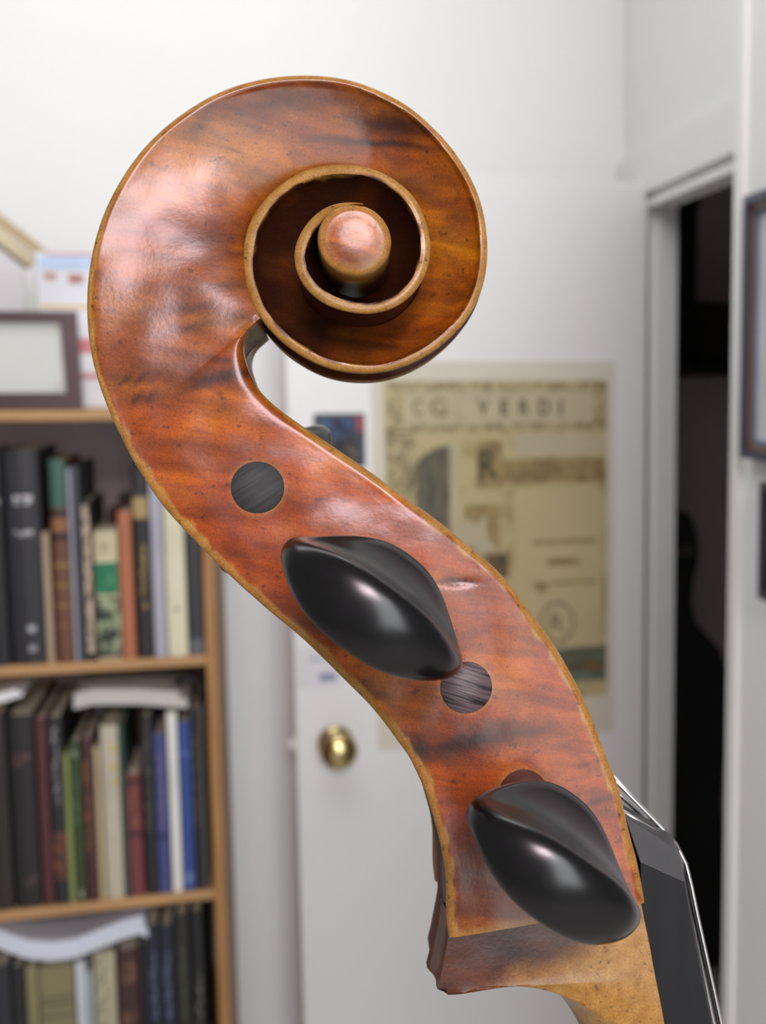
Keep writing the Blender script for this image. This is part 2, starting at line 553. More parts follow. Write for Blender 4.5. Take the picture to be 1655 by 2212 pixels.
# books ------------------------------------------------------------
def book(x0, x1, ytop, shelf, rgb, label, deep=0.19, back=0.008, bands=(), name='book', xt=None, rough=0.5, mat=None, round_=0.003, cat='book'):
    """x0,x1,ytop in the photograph; stands on shelf; bands = (y0, y1, rgb, (f0, f1), part name)"""
    z0 = ZS[shelf] + 0.0004
    b = BB + back
    ym = (ytop + {1: 1428, 2: 1946, 3: 2440}[shelf]) / 2
    xa, xb = RP(x0, ym, b).x + 0.0004, RP(x1, ym, b).x - 0.0004
    zt = RP((x0 + x1) / 2, ytop, b).z
    w = xb - xa
    root = empty(name, ((xa + xb) / 2, b, z0))
    hh = zt - z0
    t = min(0.0025, w * 0.2)
    rnd = min(round_, w * 0.25)
    m = mat or cmat(*rgb, rough)
    # cover: rounded spine plus two boards, one U-shaped profile
    n = 6
    out, inn = [(-w / 2, deep), (-w / 2, rnd)], [(-w / 2 + t, deep), (-w / 2 + t, rnd + t)]
    for k in range(1, n):
        an = math.pi * k / n
        out.append((-w / 2 * math.cos(an), rnd - rnd * math.sin(an)))
        inn.append((-(w / 2 - t) * math.cos(an), rnd + t - rnd * math.sin(an)))
    out += [(w / 2, rnd), (w / 2, deep)]
    inn += [(w / 2 - t, rnd + t), (w / 2 - t, deep)]
    N_ = len(out)
    v = [(x, y, z) for z in (0, hh) for (x, y) in out + inn]
    f = []
    o2 = 2 * N_
    for i in range(N_ - 1):
        f.append((i, i + 1, o2 + i + 1, o2 + i))
        f.append((N_ + i, o2 + N_ + i, o2 + N_ + i + 1, N_ + i + 1))
        f.append((i, N_ + i, N_ + i + 1, i + 1))
        f.append((o2 + i, o2 + i + 1, o2 + N_ + i + 1, o2 + N_ + i))
    f += [(0, o2, o2 + N_, N_), (N_ - 1, 2 * N_ - 1, o2 + 2 * N_ - 1, o2 + N_ - 1)]
    c = mesh_obj('cover', v, f, m, root)
    pg, pf = box_data(-w / 2 + t, w / 2 - t, rnd + t + 0.001, deep - 0.004, 0.003, hh - 0.004)
    mesh_obj('page_block', pg, pf, m_pages, root)
    for bd in bands:
        y0, y1, col, (f0, f1), pn = bd[:5]
        za, zb = RP((x0 + x1) / 2, y1, b).z - z0, RP((x0 + x1) / 2, y0, b).z - z0
        za, zb = max(za, 0.0005), min(zb, hh - 0.0002)
        # wraps the spine curve
        bv, bf = [], []
        ks = 7
        for i in range(ks):
            u = f0 + (f1 - f0) * i / (ks - 1)
            x = -w / 2 + u * w
            cs = max(-1, min(1, -x / (w / 2)))
            y = rnd - rnd * math.sqrt(max(0, 1 - cs * cs)) - 0.0006
            bv += [(x, y, za), (x, y, zb), (x, y + 0.002, za), (x, y + 0.002, zb)]
        for i in range(ks - 1):
            q = 4 * i
            bf += [(q, q + 4, q + 5, q + 1), (q + 1, q + 5, q + 7, q + 3), (q, q + 2, q + 6, q + 4), (q + 2, q + 3, q + 7, q + 6)]
        bf += [(0, 1, 3, 2), (4 * ks - 4, 4 * ks - 2, 4 * ks - 1, 4 * ks - 3)]
        mm = bd[5] if len(bd) > 5 else cmat(*col, 0.5)
        mesh_obj(pn, bv, bf, mm, root)
    tag(root, label, cat)
    return root


def txt(ink, paper, sc=140.0, am=0.5):
    k = ('txt', ink, paper, sc, am)
    if k not in MAT:
        MAT[k] = print_mat('spine_print', srgb(*paper), srgb(*ink), sc, am, (1, 1, 0.8))
    return MAT[k]


FULL = (0.02, 0.98)
BK = 'books on the upper shelf'
# upper shelf
book(-62, -30, 990, 1, (60, 40, 36), 'dark brown book on the upper shelf at the photo edge', bands=[(1050, 1070, (140, 110, 60), FULL, 'gold_band')])
book(-29, 9, 975, 1, (22, 22, 26), 'narrow black binder left of the thick black volume', bands=[(1078, 1090, (150, 150, 152), (.3, .9), 'spine_lettering')])
book(10, 94, 972, 1, (34, 34, 40), 'thick black volume with small white lettering, widest on the upper shelf', deep=0.16, round_=0.008,
     bands=[(1070, 1090, (0, 0, 0), (.3, .78), 'spine_lettering', txt((190, 188, 190), (70, 70, 74))),
            (1146, 1158, (0, 0, 0), (.25, .78), 'spine_lettering', txt((190, 188, 190), (70, 70, 74))),
            (1352, 1366, (170, 170, 174), (.5, .7), 'spine_mark'), (1396, 1408, (150, 150, 154), (.5, .7), 'spine_mark')])
book(95, 112, 1150, 1, (168, 148, 122), 'thin tan booklet between the thick black volume and brown leather book', deep=0.15)
book(113, 151, 992, 1, (104, 66, 48), 'brown leather book with a teal green upper spine and gilt bands', deep=0.16, round_=0.008, back=0.004,
     bands=[(992, 1096, (56, 92, 80), FULL, 'teal_panel'), (1102, 1116, (40, 34, 30), FULL, 'raised_band'), (1120, 1150, (140, 92, 58), FULL, 'title_panel'),
            (1152, 1166, (38, 32, 28), FULL, 'raised_band'), (1218, 1224, (150, 124, 72), FULL, 'gilt_rule'),
            (1262, 1268, (140, 112, 66), FULL, 'gilt_rule'), (1306, 1312, (140, 112, 66), FULL, 'gilt_rule'), (1350, 1356, (120, 84, 54), FULL, 'gilt_rule')])
book(152, 162, 1012, 1, (150, 150, 164), 'slim lilac grey folder next to the brown leather book', deep=0.2)
book(162, 178, 1008, 1, (62, 66, 72), 'slim slate grey book with a plain spine, taller than its black neighbour', deep=0.19)
book(179, 204, 1082, 1, (28, 26, 26), 'black paperback with a column of cream spine lettering', deep=0.15,
     bands=[(1092, 1410, (0, 0, 0), (.2, .75), 'spine_lettering', txt((200, 178, 154), (40, 34, 32), 110, 0.55))])
book(237, 256, 1104, 1, (58, 30, 28), 'short dark red book standing behind the green and cream paperback', deep=0.12, back=0.14)
book(206, 258, 1148, 1, (196, 188, 150), 'cream and green paperback with a patterned lower spine', deep=0.13,
     bands=[(1215, 1284, (0, 0, 0), FULL, 'green_panel', txt((30, 112, 74), (84, 150, 110), 90, 0.62)),
            (1172, 1192, (0, 0, 0), (.25, .7), 'author_lettering', txt((150, 140, 112), (190, 182, 148), 150, 0.5)),
            (1290, 1420, (0, 0, 0), FULL, 'picture_panel', print_mat('camouflage_print', srgb(160, 172, 132), srgb(40, 48, 46), 42, 0.53))])
book(262, 287, 1072, 1, (18, 17, 17), 'black book standing behind the terracotta paperback', deep=0.12, back=0.15)
book(259, 289, 1105, 1, (172, 104, 72), 'terracotta paperback with a plain spine on the upper shelf', deep=0.14)
book(290, 325, 1012, 1, (30, 28, 28), 'tall black book with a yellow label and gold title', deep=0.19,
     bands=[(1074, 1120, (160, 138, 90), (.0, 1.0), 'yellow_label'),
            (1175, 1315, (0, 0, 0), (.35, .75), 'spine_lettering', txt((140, 116, 60), (34, 31, 29), 120, 0.5))])
book(326, 354, 985, 1, (166, 166, 178), 'pale lilac folder leaning between black and cream books', deep=0.2)
book(356, 400, 1000, 1, (212, 208, 178), 'wide cream book with a small mark low on its spine', deep=0.18,
     bands=[(1312, 1320, (140, 136, 120), (.35, .65), 'spine_mark')])
book(401, 436, 1005, 1, (46, 48, 52), 'charcoal binder at the right end of the upper shelf', deep=0.22,
     bands=[(1380, 1424, (92, 94, 102), FULL, 'grey_label')])
# middle shelf
book(-72, -30, 1560, 2, (48, 50, 66), 'dark blue book on the middle shelf at the photo edge')
book(-29, 20, 1540, 2, (40, 30, 28), 'dark brown volume left of the large black middle shelf book')
book(22, 82, 1545, 2, (30, 27, 28), 'large black book with worn red emblem on the middle shelf', deep=0.22, round_=0.006,
     bands=[(1628, 1652, (0, 0, 0), (.2, .85), 'emblem', txt((84, 56, 54), (36, 30, 31), 70, 0.5)),
            (1895, 1920, (0, 0, 0), (.45, .85), 'emblem', txt((92, 76, 74), (34, 30, 30), 90, 0.5))])
book(83, 108, 1550, 2, (82, 40, 42), 'slim burgundy book next to the large black one', deep=0.2)
book(109, 142, 1548, 2, (34, 32, 33), 'black book with white title and red foot on the middle shelf', deep=0.2,
     bands=[(1560, 1740, (0, 0, 0), (.3, .65), 'spine_lettering', txt((132, 132, 134), (40, 38, 39), 120, 0.48)),
            (1800, 1900, (0, 0, 0), FULL, 'red_panel', txt((110, 62, 50), (60, 40, 38), 60, 0.52))])
book(143, 157, 1630, 2, (128, 140, 80), 'thin light olive green book on the middle shelf', deep=0.16)
book(158, 180, 1600, 2, (52, 68, 42), 'dark green book beside the light olive one', deep=0.18,
     bands=[(1622, 1634, (120, 140, 120), (.2, .7), 'spine_mark'), (1660, 1780, (0, 0, 0), (.2, .6), 'spine_lettering', txt((80, 108, 64), (50, 66, 42), 100, 0.5)),
            (1925, 1938, (150, 150, 140), (.3, .7), 'spine_mark')])
book(181, 207, 1594, 2, (70, 36, 36), 'maroon book with orange print between green and beige ones', deep=0.18,
     bands=[(1645, 1850, (0, 0, 0), (.1, .6), 'spine_lettering', txt((118, 74, 52), (74, 42, 38), 60, 0.5))])
book(208, 222, 1614, 2, (178, 164, 126), 'thin beige booklet left of the cream magazine file', deep=0.16)
book(219, 231, 1520, 2, (190, 190, 190), 'thin white folder sticking up behind the cream magazine file', back=0.16, deep=0.15)
book(223, 262, 1568, 2, (184, 176, 156), 'cream magazine file with yellow dots on the middle shelf', deep=0.15,
     bands=[(1610, 1622, (196, 174, 70), (.55, .85), 'yellow_dot'), (1650, 1662, (196, 174, 70), (.55, .85), 'yellow_dot'),
            (1684, 1694, (196, 174, 70), (.55, .85), 'yellow_dot')])
book(263, 275, 1564, 2, (36, 70, 58), 'thin dark green book right of the cream magazine file', deep=0.2)
book(276, 309, 1672, 2, (112, 54, 58), 'short crimson book with dark bands on the middle shelf', deep=0.15,
     bands=[(1684, 1694, (70, 34, 38), FULL, 'dark_band'), (1796, 1806, (60, 36, 48), FULL, 'dark_band'), (1700, 1790, (0, 0, 0), (.15, .85), 'title_panel', txt((128, 70, 58), (104, 52, 50), 80, 0.5))])
book(310, 336, 1548, 2, (34, 33, 32), 'tall black book with faint gold title beside the crimson one', deep=0.2,
     bands=[(1575, 1800, (0, 0, 0), (.25, .6), 'spine_lettering', txt((96, 92, 74), (38, 37, 36), 110, 0.46))])
book(337, 365, 1585, 2, (62, 72, 122), 'dull blue book with pink title left of the white one', deep=0.17,
     bands=[(1625, 1790, (0, 0, 0), (.3, .7), 'spine_lettering', txt((112, 98, 132), (64, 74, 122), 110, 0.5)), (1800, 1812, (46, 50, 90), FULL, 'dark_band')])
book(366, 389, 1538, 2, (222, 220, 212), 'bright white book between the two blue ones', deep=0.19)
book(390, 417, 1560, 2, (46, 72, 136), 'bright blue book right of the white one', deep=0.19,
     bands=[(1625, 1632, (74, 104, 160), FULL, 'pale_rule'), (1880, 1912, (0, 0, 0), (.2, .8), 'emblem', txt((110, 130, 180), (56, 84, 146), 90, 0.5))])
book(418, 434, 1530, 2, (40, 40, 40), 'slim black book near the right end of the middle shelf', deep=0.17,
     bands=[(1590, 1800, (0, 0, 0), (.2, .7), 'spine_lettering', txt((86, 82, 66), (42, 42, 42), 110, 0.5))])
book(435, 446, 1526, 2, (76, 74, 68), 'slim grey brown book against the pine upright, middle shelf', deep=0.16)
# lower shelf
book(-60, -12, 2060, 3, (60, 44, 40), 'brown book on the lower shelf at the photo edge')
book(-11, 30, 2085, 3, (40, 42, 48), 'black book on the lower shelf left of the olive files')
book(31, 60, 2088, 3, (30, 30, 30), 'slim black book beside the narrow olive file')
book(62, 90, 2086, 3, (132, 124, 88), 'narrow olive file box on the lower shelf', deep=0.2)
book(92, 167, 2086, 3, (128, 120, 86), 'wide olive file box with dark ruled lines', deep=0.22, round_=0.001,
     bands=[(2152, 2156, (84, 78, 54), FULL, 'ruled_line'), (2166, 2170, (84, 78, 54), FULL, 'ruled_line'), (2192, 2195, (90, 84, 58), FULL, 'ruled_line')])
book(169, 192, 2078, 3, (196, 202, 208), 'white folder to the right of the wide olive box', deep=0.2)
book(193, 208, 2098, 3, (160, 172, 170), 'thin pale grey green booklet next to the white folder', deep=0.16)
book(210, 256, 2058, 3, (176, 172, 142), 'cream book with speckled spine print on the lower shelf', deep=0.18,
     bands=[(2065, 2420, (0, 0, 0), (.1, .7), 'speckled_print', txt((128, 126, 100), (178, 174, 144), 130, 0.5))])
book(258, 308, 2052, 3, (62, 38, 38), 'maroon leather book with gilt emblem on the lower shelf', deep=0.2, round_=0.006,
     bands=[(2080, 2125, (0, 0, 0), (.2, .8), 'gilt_emblem', txt((112, 78, 54), (66, 42, 40), 70, 0.5)), (2185, 2230, (0, 0, 0), (.2, .8), 'gilt_emblem', txt((112, 78, 54), (66, 42, 40), 70, 0.5))])
book(310, 322, 2040, 3, (44, 42, 44), 'thin black book between maroon and navy ones, lower shelf', deep=0.2)
book(323, 351, 1998, 3, (34, 36, 50), 'left of two matching navy books with pale titles, lower shelf', deep=0.2,
     bands=[(2055, 2200, (0, 0, 0), (.25, .7), 'spine_lettering', txt((84, 90, 120), (38, 40, 54), 110, 0.5))])
book(352, 382, 1998, 3, (34, 36, 50), 'right of two matching navy books with pale titles, lower shelf', deep=0.2,
     bands=[(2055, 2200, (0, 0, 0), (.25, .7), 'spine_lettering', txt((84, 90, 120), (38, 40, 54), 110, 0.5))])
book(384, 416, 1975, 3, (36, 37, 34), 'dark green black book right of the navy pair', deep=0.2,
     bands=[(2040, 2200, (0, 0, 0), (.3, .65), 'spine_lettering', txt((66, 70, 50), (38, 39, 36), 110, 0.5))])
book(418, 447, 1968, 3, (22, 22, 22), 'tall black book with white script against the lower pine upright', deep=0.22,
     bands=[(2105, 2212, (0, 0, 0), (.25, .75), 'spine_lettering', txt((106, 104, 98), (30, 30, 30), 90, 0.45))])

# loose paper lying on the books ----------------------------------
def sheaf(name, lab, cat, pts, yd, th, mat, b=BB + 0.004):
    """a stack of paper bending along a line of photo points"""
    top = [RP(x, y, b) for x, y in pts]
    root = empty(name, top[0])
    for k, (dz, tt, dy, ends) in enumerate(((0.0, th * 0.55, 0.0, 0), (th * 0.55, th * 0.45, 0.006, 1))):
        tp = top if not ends else top[:-1] + [top[-1] * 0.6 + top[-2] * 0.4]
        v = []
        for p in tp:
            q = p - top[0]
            v += [(q.x, dy, q.z - th + dz + tt), (q.x, dy, q.z - th + dz), (q.x, yd, q.z - th + dz + tt), (q.x, yd, q.z - th + dz)]
        f = []
        for i in range(len(tp) - 1):
            a = 4 * i
            f += [(a, a + 4, a + 5, a + 1), (a + 2, a + 3, a + 7, a + 6), (a, a + 2, a + 6, a + 4), (a + 1, a + 5, a + 7, a + 3)]
        e = 4 * (len(tp) - 1)
        f += [(0, 1, 3, 2), (e, e + 2, e + 3, e + 1)]
        mesh_obj('sheets', v, f, mat, root)
    return tag(root, lab, cat)


m_sheet = plain('sheet_edges', srgb(206, 210, 222), 0.7, 0.06, 200, stretch=(1, 1, 6))
m_sheet2 = plain('sheet_edges_grey', srgb(190, 186, 180), 0.7, 0.08, 200, stretch=(1, 1, 6))
sheaf('paper_stack', 'thick bent stack of white paper lying across the olive file boxes', 'paper',
      [(-30, 2002), (20, 2022), (60, 2036), (110, 2040), (160, 2034), (210, 2014), (260, 1994), (300, 1982), (318, 1990)], 0.2, 0.026, m_sheet)
sheaf('paper_pad', 'grey white pad of sheets lying flat on middle shelf books', 'paper',
      [(158, 1502), (200, 1492), (300, 1492), (360, 1497), (404, 1500)], 0.17, 0.021, m_sheet2)
sheaf('paper_slip', 'small folded white slip above the large black book at left', 'paper',
      [(-20, 1505), (15, 1496), (48, 1486)], 0.1, 0.012, m_white)
strap = tube('cable', [RP(x, y, BB + 0.04) for x, y in ((380, 1478), (400, 1462), (420, 1466), (440, 1500), (449, 1530))], 0.0045,
             m_black)
tag(strap, 'black cable looping down at the right end of the middle shelf', 'cable')

# on top of the bookcase -------------------------------------------
zt = zs1 + 0.0006
bf = BB + 0.012
fr = empty('certificate_frame', (RP(80, 885, bf).x, bf, zt))
tilt = 0.05
def cf(px, py):
    p = RP(px, py, bf)
    z = p.z - zt
    return Vector((p.x - fr.location.x, z * tilt, z))
zb_ = 0.0
outer = [cf(-150, 882), cf(178, 882), cf(163, 672), cf(-150, 670)]
for p in outer[:2]:
    p.z = 0.0; p.y = 0
inner = [cf(-120, 850), cf(142, 848), cf(128, 695), cf(-120, 694)]
frame_ring('moulding', outer, inner, (0, 0.014, 0), plain('mahogany_frame', srgb(66, 42, 44), 0.35, 0.2, 12), fr)
prism('certificate', [p + Vector((0, 0.008, 0)) for p in inner], (0, 0.004, 0), plain('certificate_paper', srgb(196, 198, 192), 0.6, 0.03, 5), fr)
gold = cmat(216, 206, 190)
for (x, y) in ((117, 709), (125, 829)):
    c0 = cf(x, y)
    lathe('screw_cap', [(0.0005, 0), (0.0035, 0), (0.003, 0.002), (0.0005, 0.003)], c0 + Vector((0, 0.008, 0)), (0, -1, 0), gold, fr, 14)
tag(fr, 'certificate in a dark mahogany frame standing on top of the bookcase', 'frame')

bx0 = RP(82, 700, BB + 0.1).x
bx1 = bx0 + 0.19
bz = RP(140, 546, BB + 0.1).z
gb = empty('cardboard_carton', (bx0, BB + 0.1, zt))
hh = bz - zt
box('body', 0, bx1 - bx0, 0, 0.2, 0, hh, cmat(214, 216, 222), gb, 0.002)
def gp(x0, y0, x1, y1, mat, nm):
    p, q = RP(x0, y0, BB + 0.1), RP(x1, y1, BB + 0.1)
    box(nm, p.x - bx0, q.x - bx0, -0.0008, 0.0, max(0.001, q.z - zt), min(hh, p.z - zt), mat, gb)
gp(84, 552, 300, 584, cmat(178, 200, 226), 'blue_panel')
gp(95, 588, 122, 604, cmat(176, 140, 128), 'picture_mark')
gp(148, 592, 180, 612, cmat(170, 118, 108), 'picture_mark')
gp(84, 658, 300, 668, cmat(214, 184, 120), 'yellow_rule')
gp(100, 546, 300, 555, cmat(200, 120, 128), 'red_rule')
gp(84, 730, 300, 764, cmat(196, 120, 124), 'red_rule')
gp(84, 806, 300, 818, cmat(190, 130, 130), 'red_rule')
box('grey_side', -0.0008, 0, 0.002, 0.198, 0.002, hh - 0.002, cmat(120, 118, 128), gb)  # left face of the carton in one flat grey
tag(gb, 'white and pale blue carton with red stripes behind the framed certificate', 'box')
# slanting wooden frame corner, leaning on the wall at the upper left
bw = BB + 0.22
mw = plain('bamboo_moulding', srgb(176, 156, 118), 0.5, 0.18, 18, stretch=(1, 1, 3))
wf = empty('wooden_frame', RP(0, 520, bw))
wf.location.z = zt
def wp(x, y):
    p = RP(x, y, bw)
    return Vector((p.x, 0, p.z)) - Vector((wf.location.x, 0, wf.location.z))
prism('upper_rail', [wp(-170, 330), wp(100, 540), wp(86, 556), wp(-170, 362)], (0, 0.012, 0), mw, wf)
prism('lower_rail', [wp(-170, 366), wp(84, 558), wp(62, 574), wp(-170, 392)], (0, 0.016, 0), plain('bamboo_moulding_pale', srgb(196, 184, 152), 0.5, 0.15, 18), wf)
prism('dark_rail', [wp(-170, 394), wp(62, 575), wp(54, 580), wp(-170, 406)], (0, 0.012, 0), cmat(96, 82, 62), wf)
foot = wp(54, 580)
prism('backing_sheet', [wp(-170, 400), wp(50, 580), Vector((foot.x, 0, 0.0)), Vector((wp(-170, 400).x, 0, 0.0))], (0, 0.004, 0), cmat(206, 204, 206), wf)
tag(wf, 'tilted frame with pale bamboo-coloured moulding at the upper left', 'frame')

# ================================================================== the cello head
VX, VY, ZMID = 760.0, 1180.0, 0.300        # side axis of the instrument, distance of its centre plane
r_ = ray(VX, VY)
EZ = -r_.normalized()
EY = (UP - EZ * UP.dot(EZ)).normalized()
EX = EY.cross(EZ)
MI = Matrix((EX, EY, EZ)).transposed().to_4x4()
MI.translation = CAM + r_ * ZMID
MInv = MI.inverted()
CAML = MInv @ CAM
R3 = MInv.to_3x3()


def L(px, py, z):                            # sight line against the plane z of the instrument
    d = R3 @ ray(px, py)
    t = (z - CAML.z) / d.z
    return CAML + d * t


def to_px(p):
    q = MI @ Vector(p) - CAM
    d = q.dot(FW)
    return PX + FPX * q.dot(RT) / d, PY - FPX * q.dot(UP) / d


cello = empty('cello', mat=MI)
tag(cello, 'old cello head with carved scroll, amber varnish and black pegs', 'cello')

# ---- materials of the instrument
def varnish_mat():
    m, nt, bs, N, K = new_mat('amber_varnished_maple')
    tc = N.new('ShaderNodeTexCoord')
    at = N.new('ShaderNodeAttribute')
    at.attribute_name = 'tone'
    sp = N.new('ShaderNodeSeparateColor')
    K.new(at.outputs['Color'], sp.inputs['Color'])

    def noise_(scale, detail, stretch=(1, 1, 1), rot=0.0, dist=0.0, rough=0.5):
        mp = N.new('ShaderNodeMapping')
        mp.vector_type = 'POINT'
        mp.inputs['Scale'].default_value = stretch
        m0 = N.new('ShaderNodeMapping')
        m0.inputs['Rotation'].default_value = (0, 0, rot)
        n = N.new('ShaderNodeTexNoise')
        n.inputs['Scale'].default_value = scale
        n.inputs['Detail'].default_value = detail
        n.inputs['Roughness'].default_value = rough
        n.inputs['Distortion'].default_value = dist
        K.new(tc.outputs['Object'], m0.inputs['Vector'])
        K.new(m0.outputs['Vector'], mp.inputs['Vector'])
        K.new(mp.outputs['Vector'], n.inputs['Vector'])
        return n.outputs['Fac']

    def ramp(fac, stops):
        r = N.new('ShaderNodeValToRGB')
        e = r.color_ramp.elements
        while len(e) < len(stops):
            e.new(0.5)
        for i, (p, c) in enumerate(stops):
            e[i].position = p
            e[i].color = c
        K.new(fac, r.inputs['Fac'])
        return r.outputs['Color']

    def mix(a, b, fac, mode='MIX'):
        x = N.new('ShaderNodeMix')
        x.data_type = 'RGBA'
        x.blend_type = mode
        if isinstance(fac, float):
            x.inputs[0].default_value = fac
        else:
            K.new(fac, x.inputs[0])
        for s_, v in ((x.inputs[6], a), (x.inputs[7], b)):
            if isinstance(v, tuple):
                s_.default_value = v
            else:
                K.new(v, s_)
        return x.outputs[2]

    base = ramp(noise_(42, 6, dist=0.6), [(0.30, srgb(156, 58, 4)), (0.5, srgb(192, 88, 5)), (0.70, srgb(214, 120, 10))])
    # a more yellow-brown upper part (painted in by the 'tone' blue channel)
    up = ramp(noise_(60, 6, (0.5, 1.2, 1), dist=0.4), [(0.3, srgb(134, 60, 6)), (0.5, srgb(174, 94, 9)), (0.72, srgb(198, 128, 20))])
    col = mix(base, up, sp.outputs[2])
    # flame of the maple: long dark streaks nearly level
    fl = ramp(noise_(24, 5, (0.9, 8.0, 1.0), 0.16, 0.7), [(0.40, (0.0, 0, 0, 1)), (0.62, (1, 1, 1, 1))])
    flm = N.new('ShaderNodeMath')
    flm.operation = 'MULTIPLY'
    K.new(fl, flm.inputs[0])
    flm.inputs[1].default_value = 0.5
    col = mix(col, srgb(92, 38, 18), flm.outputs[0])
    mo = ramp(noise_(170, 6, (0.7, 1.3, 1), 0.2, 0.8), [(0.42, (0, 0, 0, 1)), (0.70, (1, 1, 1, 1))])
    mom = N.new('ShaderNodeMath')
    mom.operation = 'MULTIPLY'
    K.new(mo, mom.inputs[0])
    mom.inputs[1].default_value = 0.45
    col = mix(col, srgb(86, 34, 14), mom.outputs[0])
    # stains, plus shade painted into the inner turns of the coil
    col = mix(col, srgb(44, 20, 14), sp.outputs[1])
    # worn bare edges
    col = mix(col, ramp(noise_(300, 4), [(0.3, srgb(172, 124, 54)), (0.7, srgb(200, 154, 82))]), sp.outputs[0])
    # dark specks of age
    spk = ramp(noise_(520, 3), [(0.30, (1, 1, 1, 1)), (0.36, (0, 0, 0, 1))])
    spm = N.new('ShaderNodeMath')
    spm.operation = 'MULTIPLY'
    K.new(spk, spm.inputs[0])
    spm.inputs[1].default_value = 0.55
    col = mix(col, srgb(60, 30, 16), spm.outputs[0])
    gr = ramp(noise_(2200, 2), [(0.3, (0.56, 0.56, 0.56, 1)), (0.7, (0.86, 0.86, 0.86, 1))])
    col = mix(col, gr, 1.0, 'MULTIPLY')
    K.new(col, bs.inputs['Base Color'])
    bs.inputs['Roughness'].default_value = 0.42
    bs.inputs['Coat Weight'].default_value = 0.42
    bs.inputs['Coat Roughness'].default_value = 0.19
    bs.inputs['Specular IOR Level'].default_value = 0.15
    bs.inputs['Coat IOR'].default_value = 1.5
    # hand-carved, dented surface
    b1_ = N.new('ShaderNodeBump')
    b1_.inputs['Strength'].default_value = 0.10
    b1_.inputs['Distance'].default_value = 0.0022
    K.new(noise_(70, 1.5, (0.7, 1, 1), dist=0.3), b1_.inputs['Height'])
    b2_ = N.new('ShaderNodeBump')
    b2_.inputs['Strength'].default_value = 0.05
    b2_.inputs['Distance'].default_value = 0.0004
    K.new(noise_(900, 3), b2_.inputs['Height'])
    K.new(b1_.outputs['Normal'], b2_.inputs['Normal'])
    K.new(b2_.outputs['Normal'], bs.inputs['Normal'])
    K.new(b2_.outputs['Normal'], bs.inputs['Coat Normal'])
    return m


m_varn = varnish_mat()
m_ebony = plain('ebony', srgb(14, 13, 14), 0.25, 0.15, 300, coat=0.0, spec=0.5)
m_ebony_m = plain('ebony_matt', srgb(38, 37, 38), 0.5, 0.2, 260, bump=0.1, stretch=(1, 1, 0.2))
m_shaft = plain('rosewood_shaft', srgb(92, 62, 58), 0.45, 0.2, 400, stretch=(1, 1, 0.1))


def end_grain(name, dark, light, rot, strength):
    m, nt, bs, N, K = new_mat(name)
    tc = N.new('ShaderNodeTexCoord')
    mp = N.new('ShaderNodeMapping')
    mp.inputs['Scale'].default_value = (0.12, 1.6, 1)
    m0 = N.new('ShaderNodeMapping')
    m0.inputs['Rotation'].default_value = (0, 0, rot)
    K.new(tc.outputs['Object'], m0.inputs['Vector'])
    n = N.new('ShaderNodeTexNoise')
    n.inputs['Scale'].default_value = 700
    n.inputs['Detail'].default_value = 5
    K.new(m0.outputs['Vector'], mp.inputs['Vector'])
    K.new(mp.outputs['Vector'], n.inputs['Vector'])
    r = N.new('ShaderNodeValToRGB')
    r.color_ramp.elements[0].position = 0.38
    r.color_ramp.elements[1].position = 0.55
    r.color_ramp.elements[0].color = dark
    r.color_ramp.elements[1].color = light
    K.new(n.outputs['Fac'], r.inputs['Fac'])
    K.new(r.outputs['Color'], bs.inputs['Base Color'])
    bp = N.new('ShaderNodeBump')
    bp.inputs['Strength'].default_value = strength
    bp.inputs['Distance'].default_value = 0.0005
    K.new(n.outputs['Fac'], bp.inputs['Height'])
    K.new(bp.outputs['Normal'], bs.inputs['Normal'])
    bs.inputs['Roughness'].default_value = 0.45
    return m


m_tip_a = end_grain('peg_tip_grey', srgb(44, 45, 45), srgb(56, 57, 57), -0.6, 0.25)
m_tip_a.node_tree.nodes['Principled BSDF'].inputs['Roughness'].default_value = 0.7
m_tip_b = end_grain('peg_tip_brown', srgb(36, 30, 32), srgb(94, 80, 83), 0.35, 0.7)

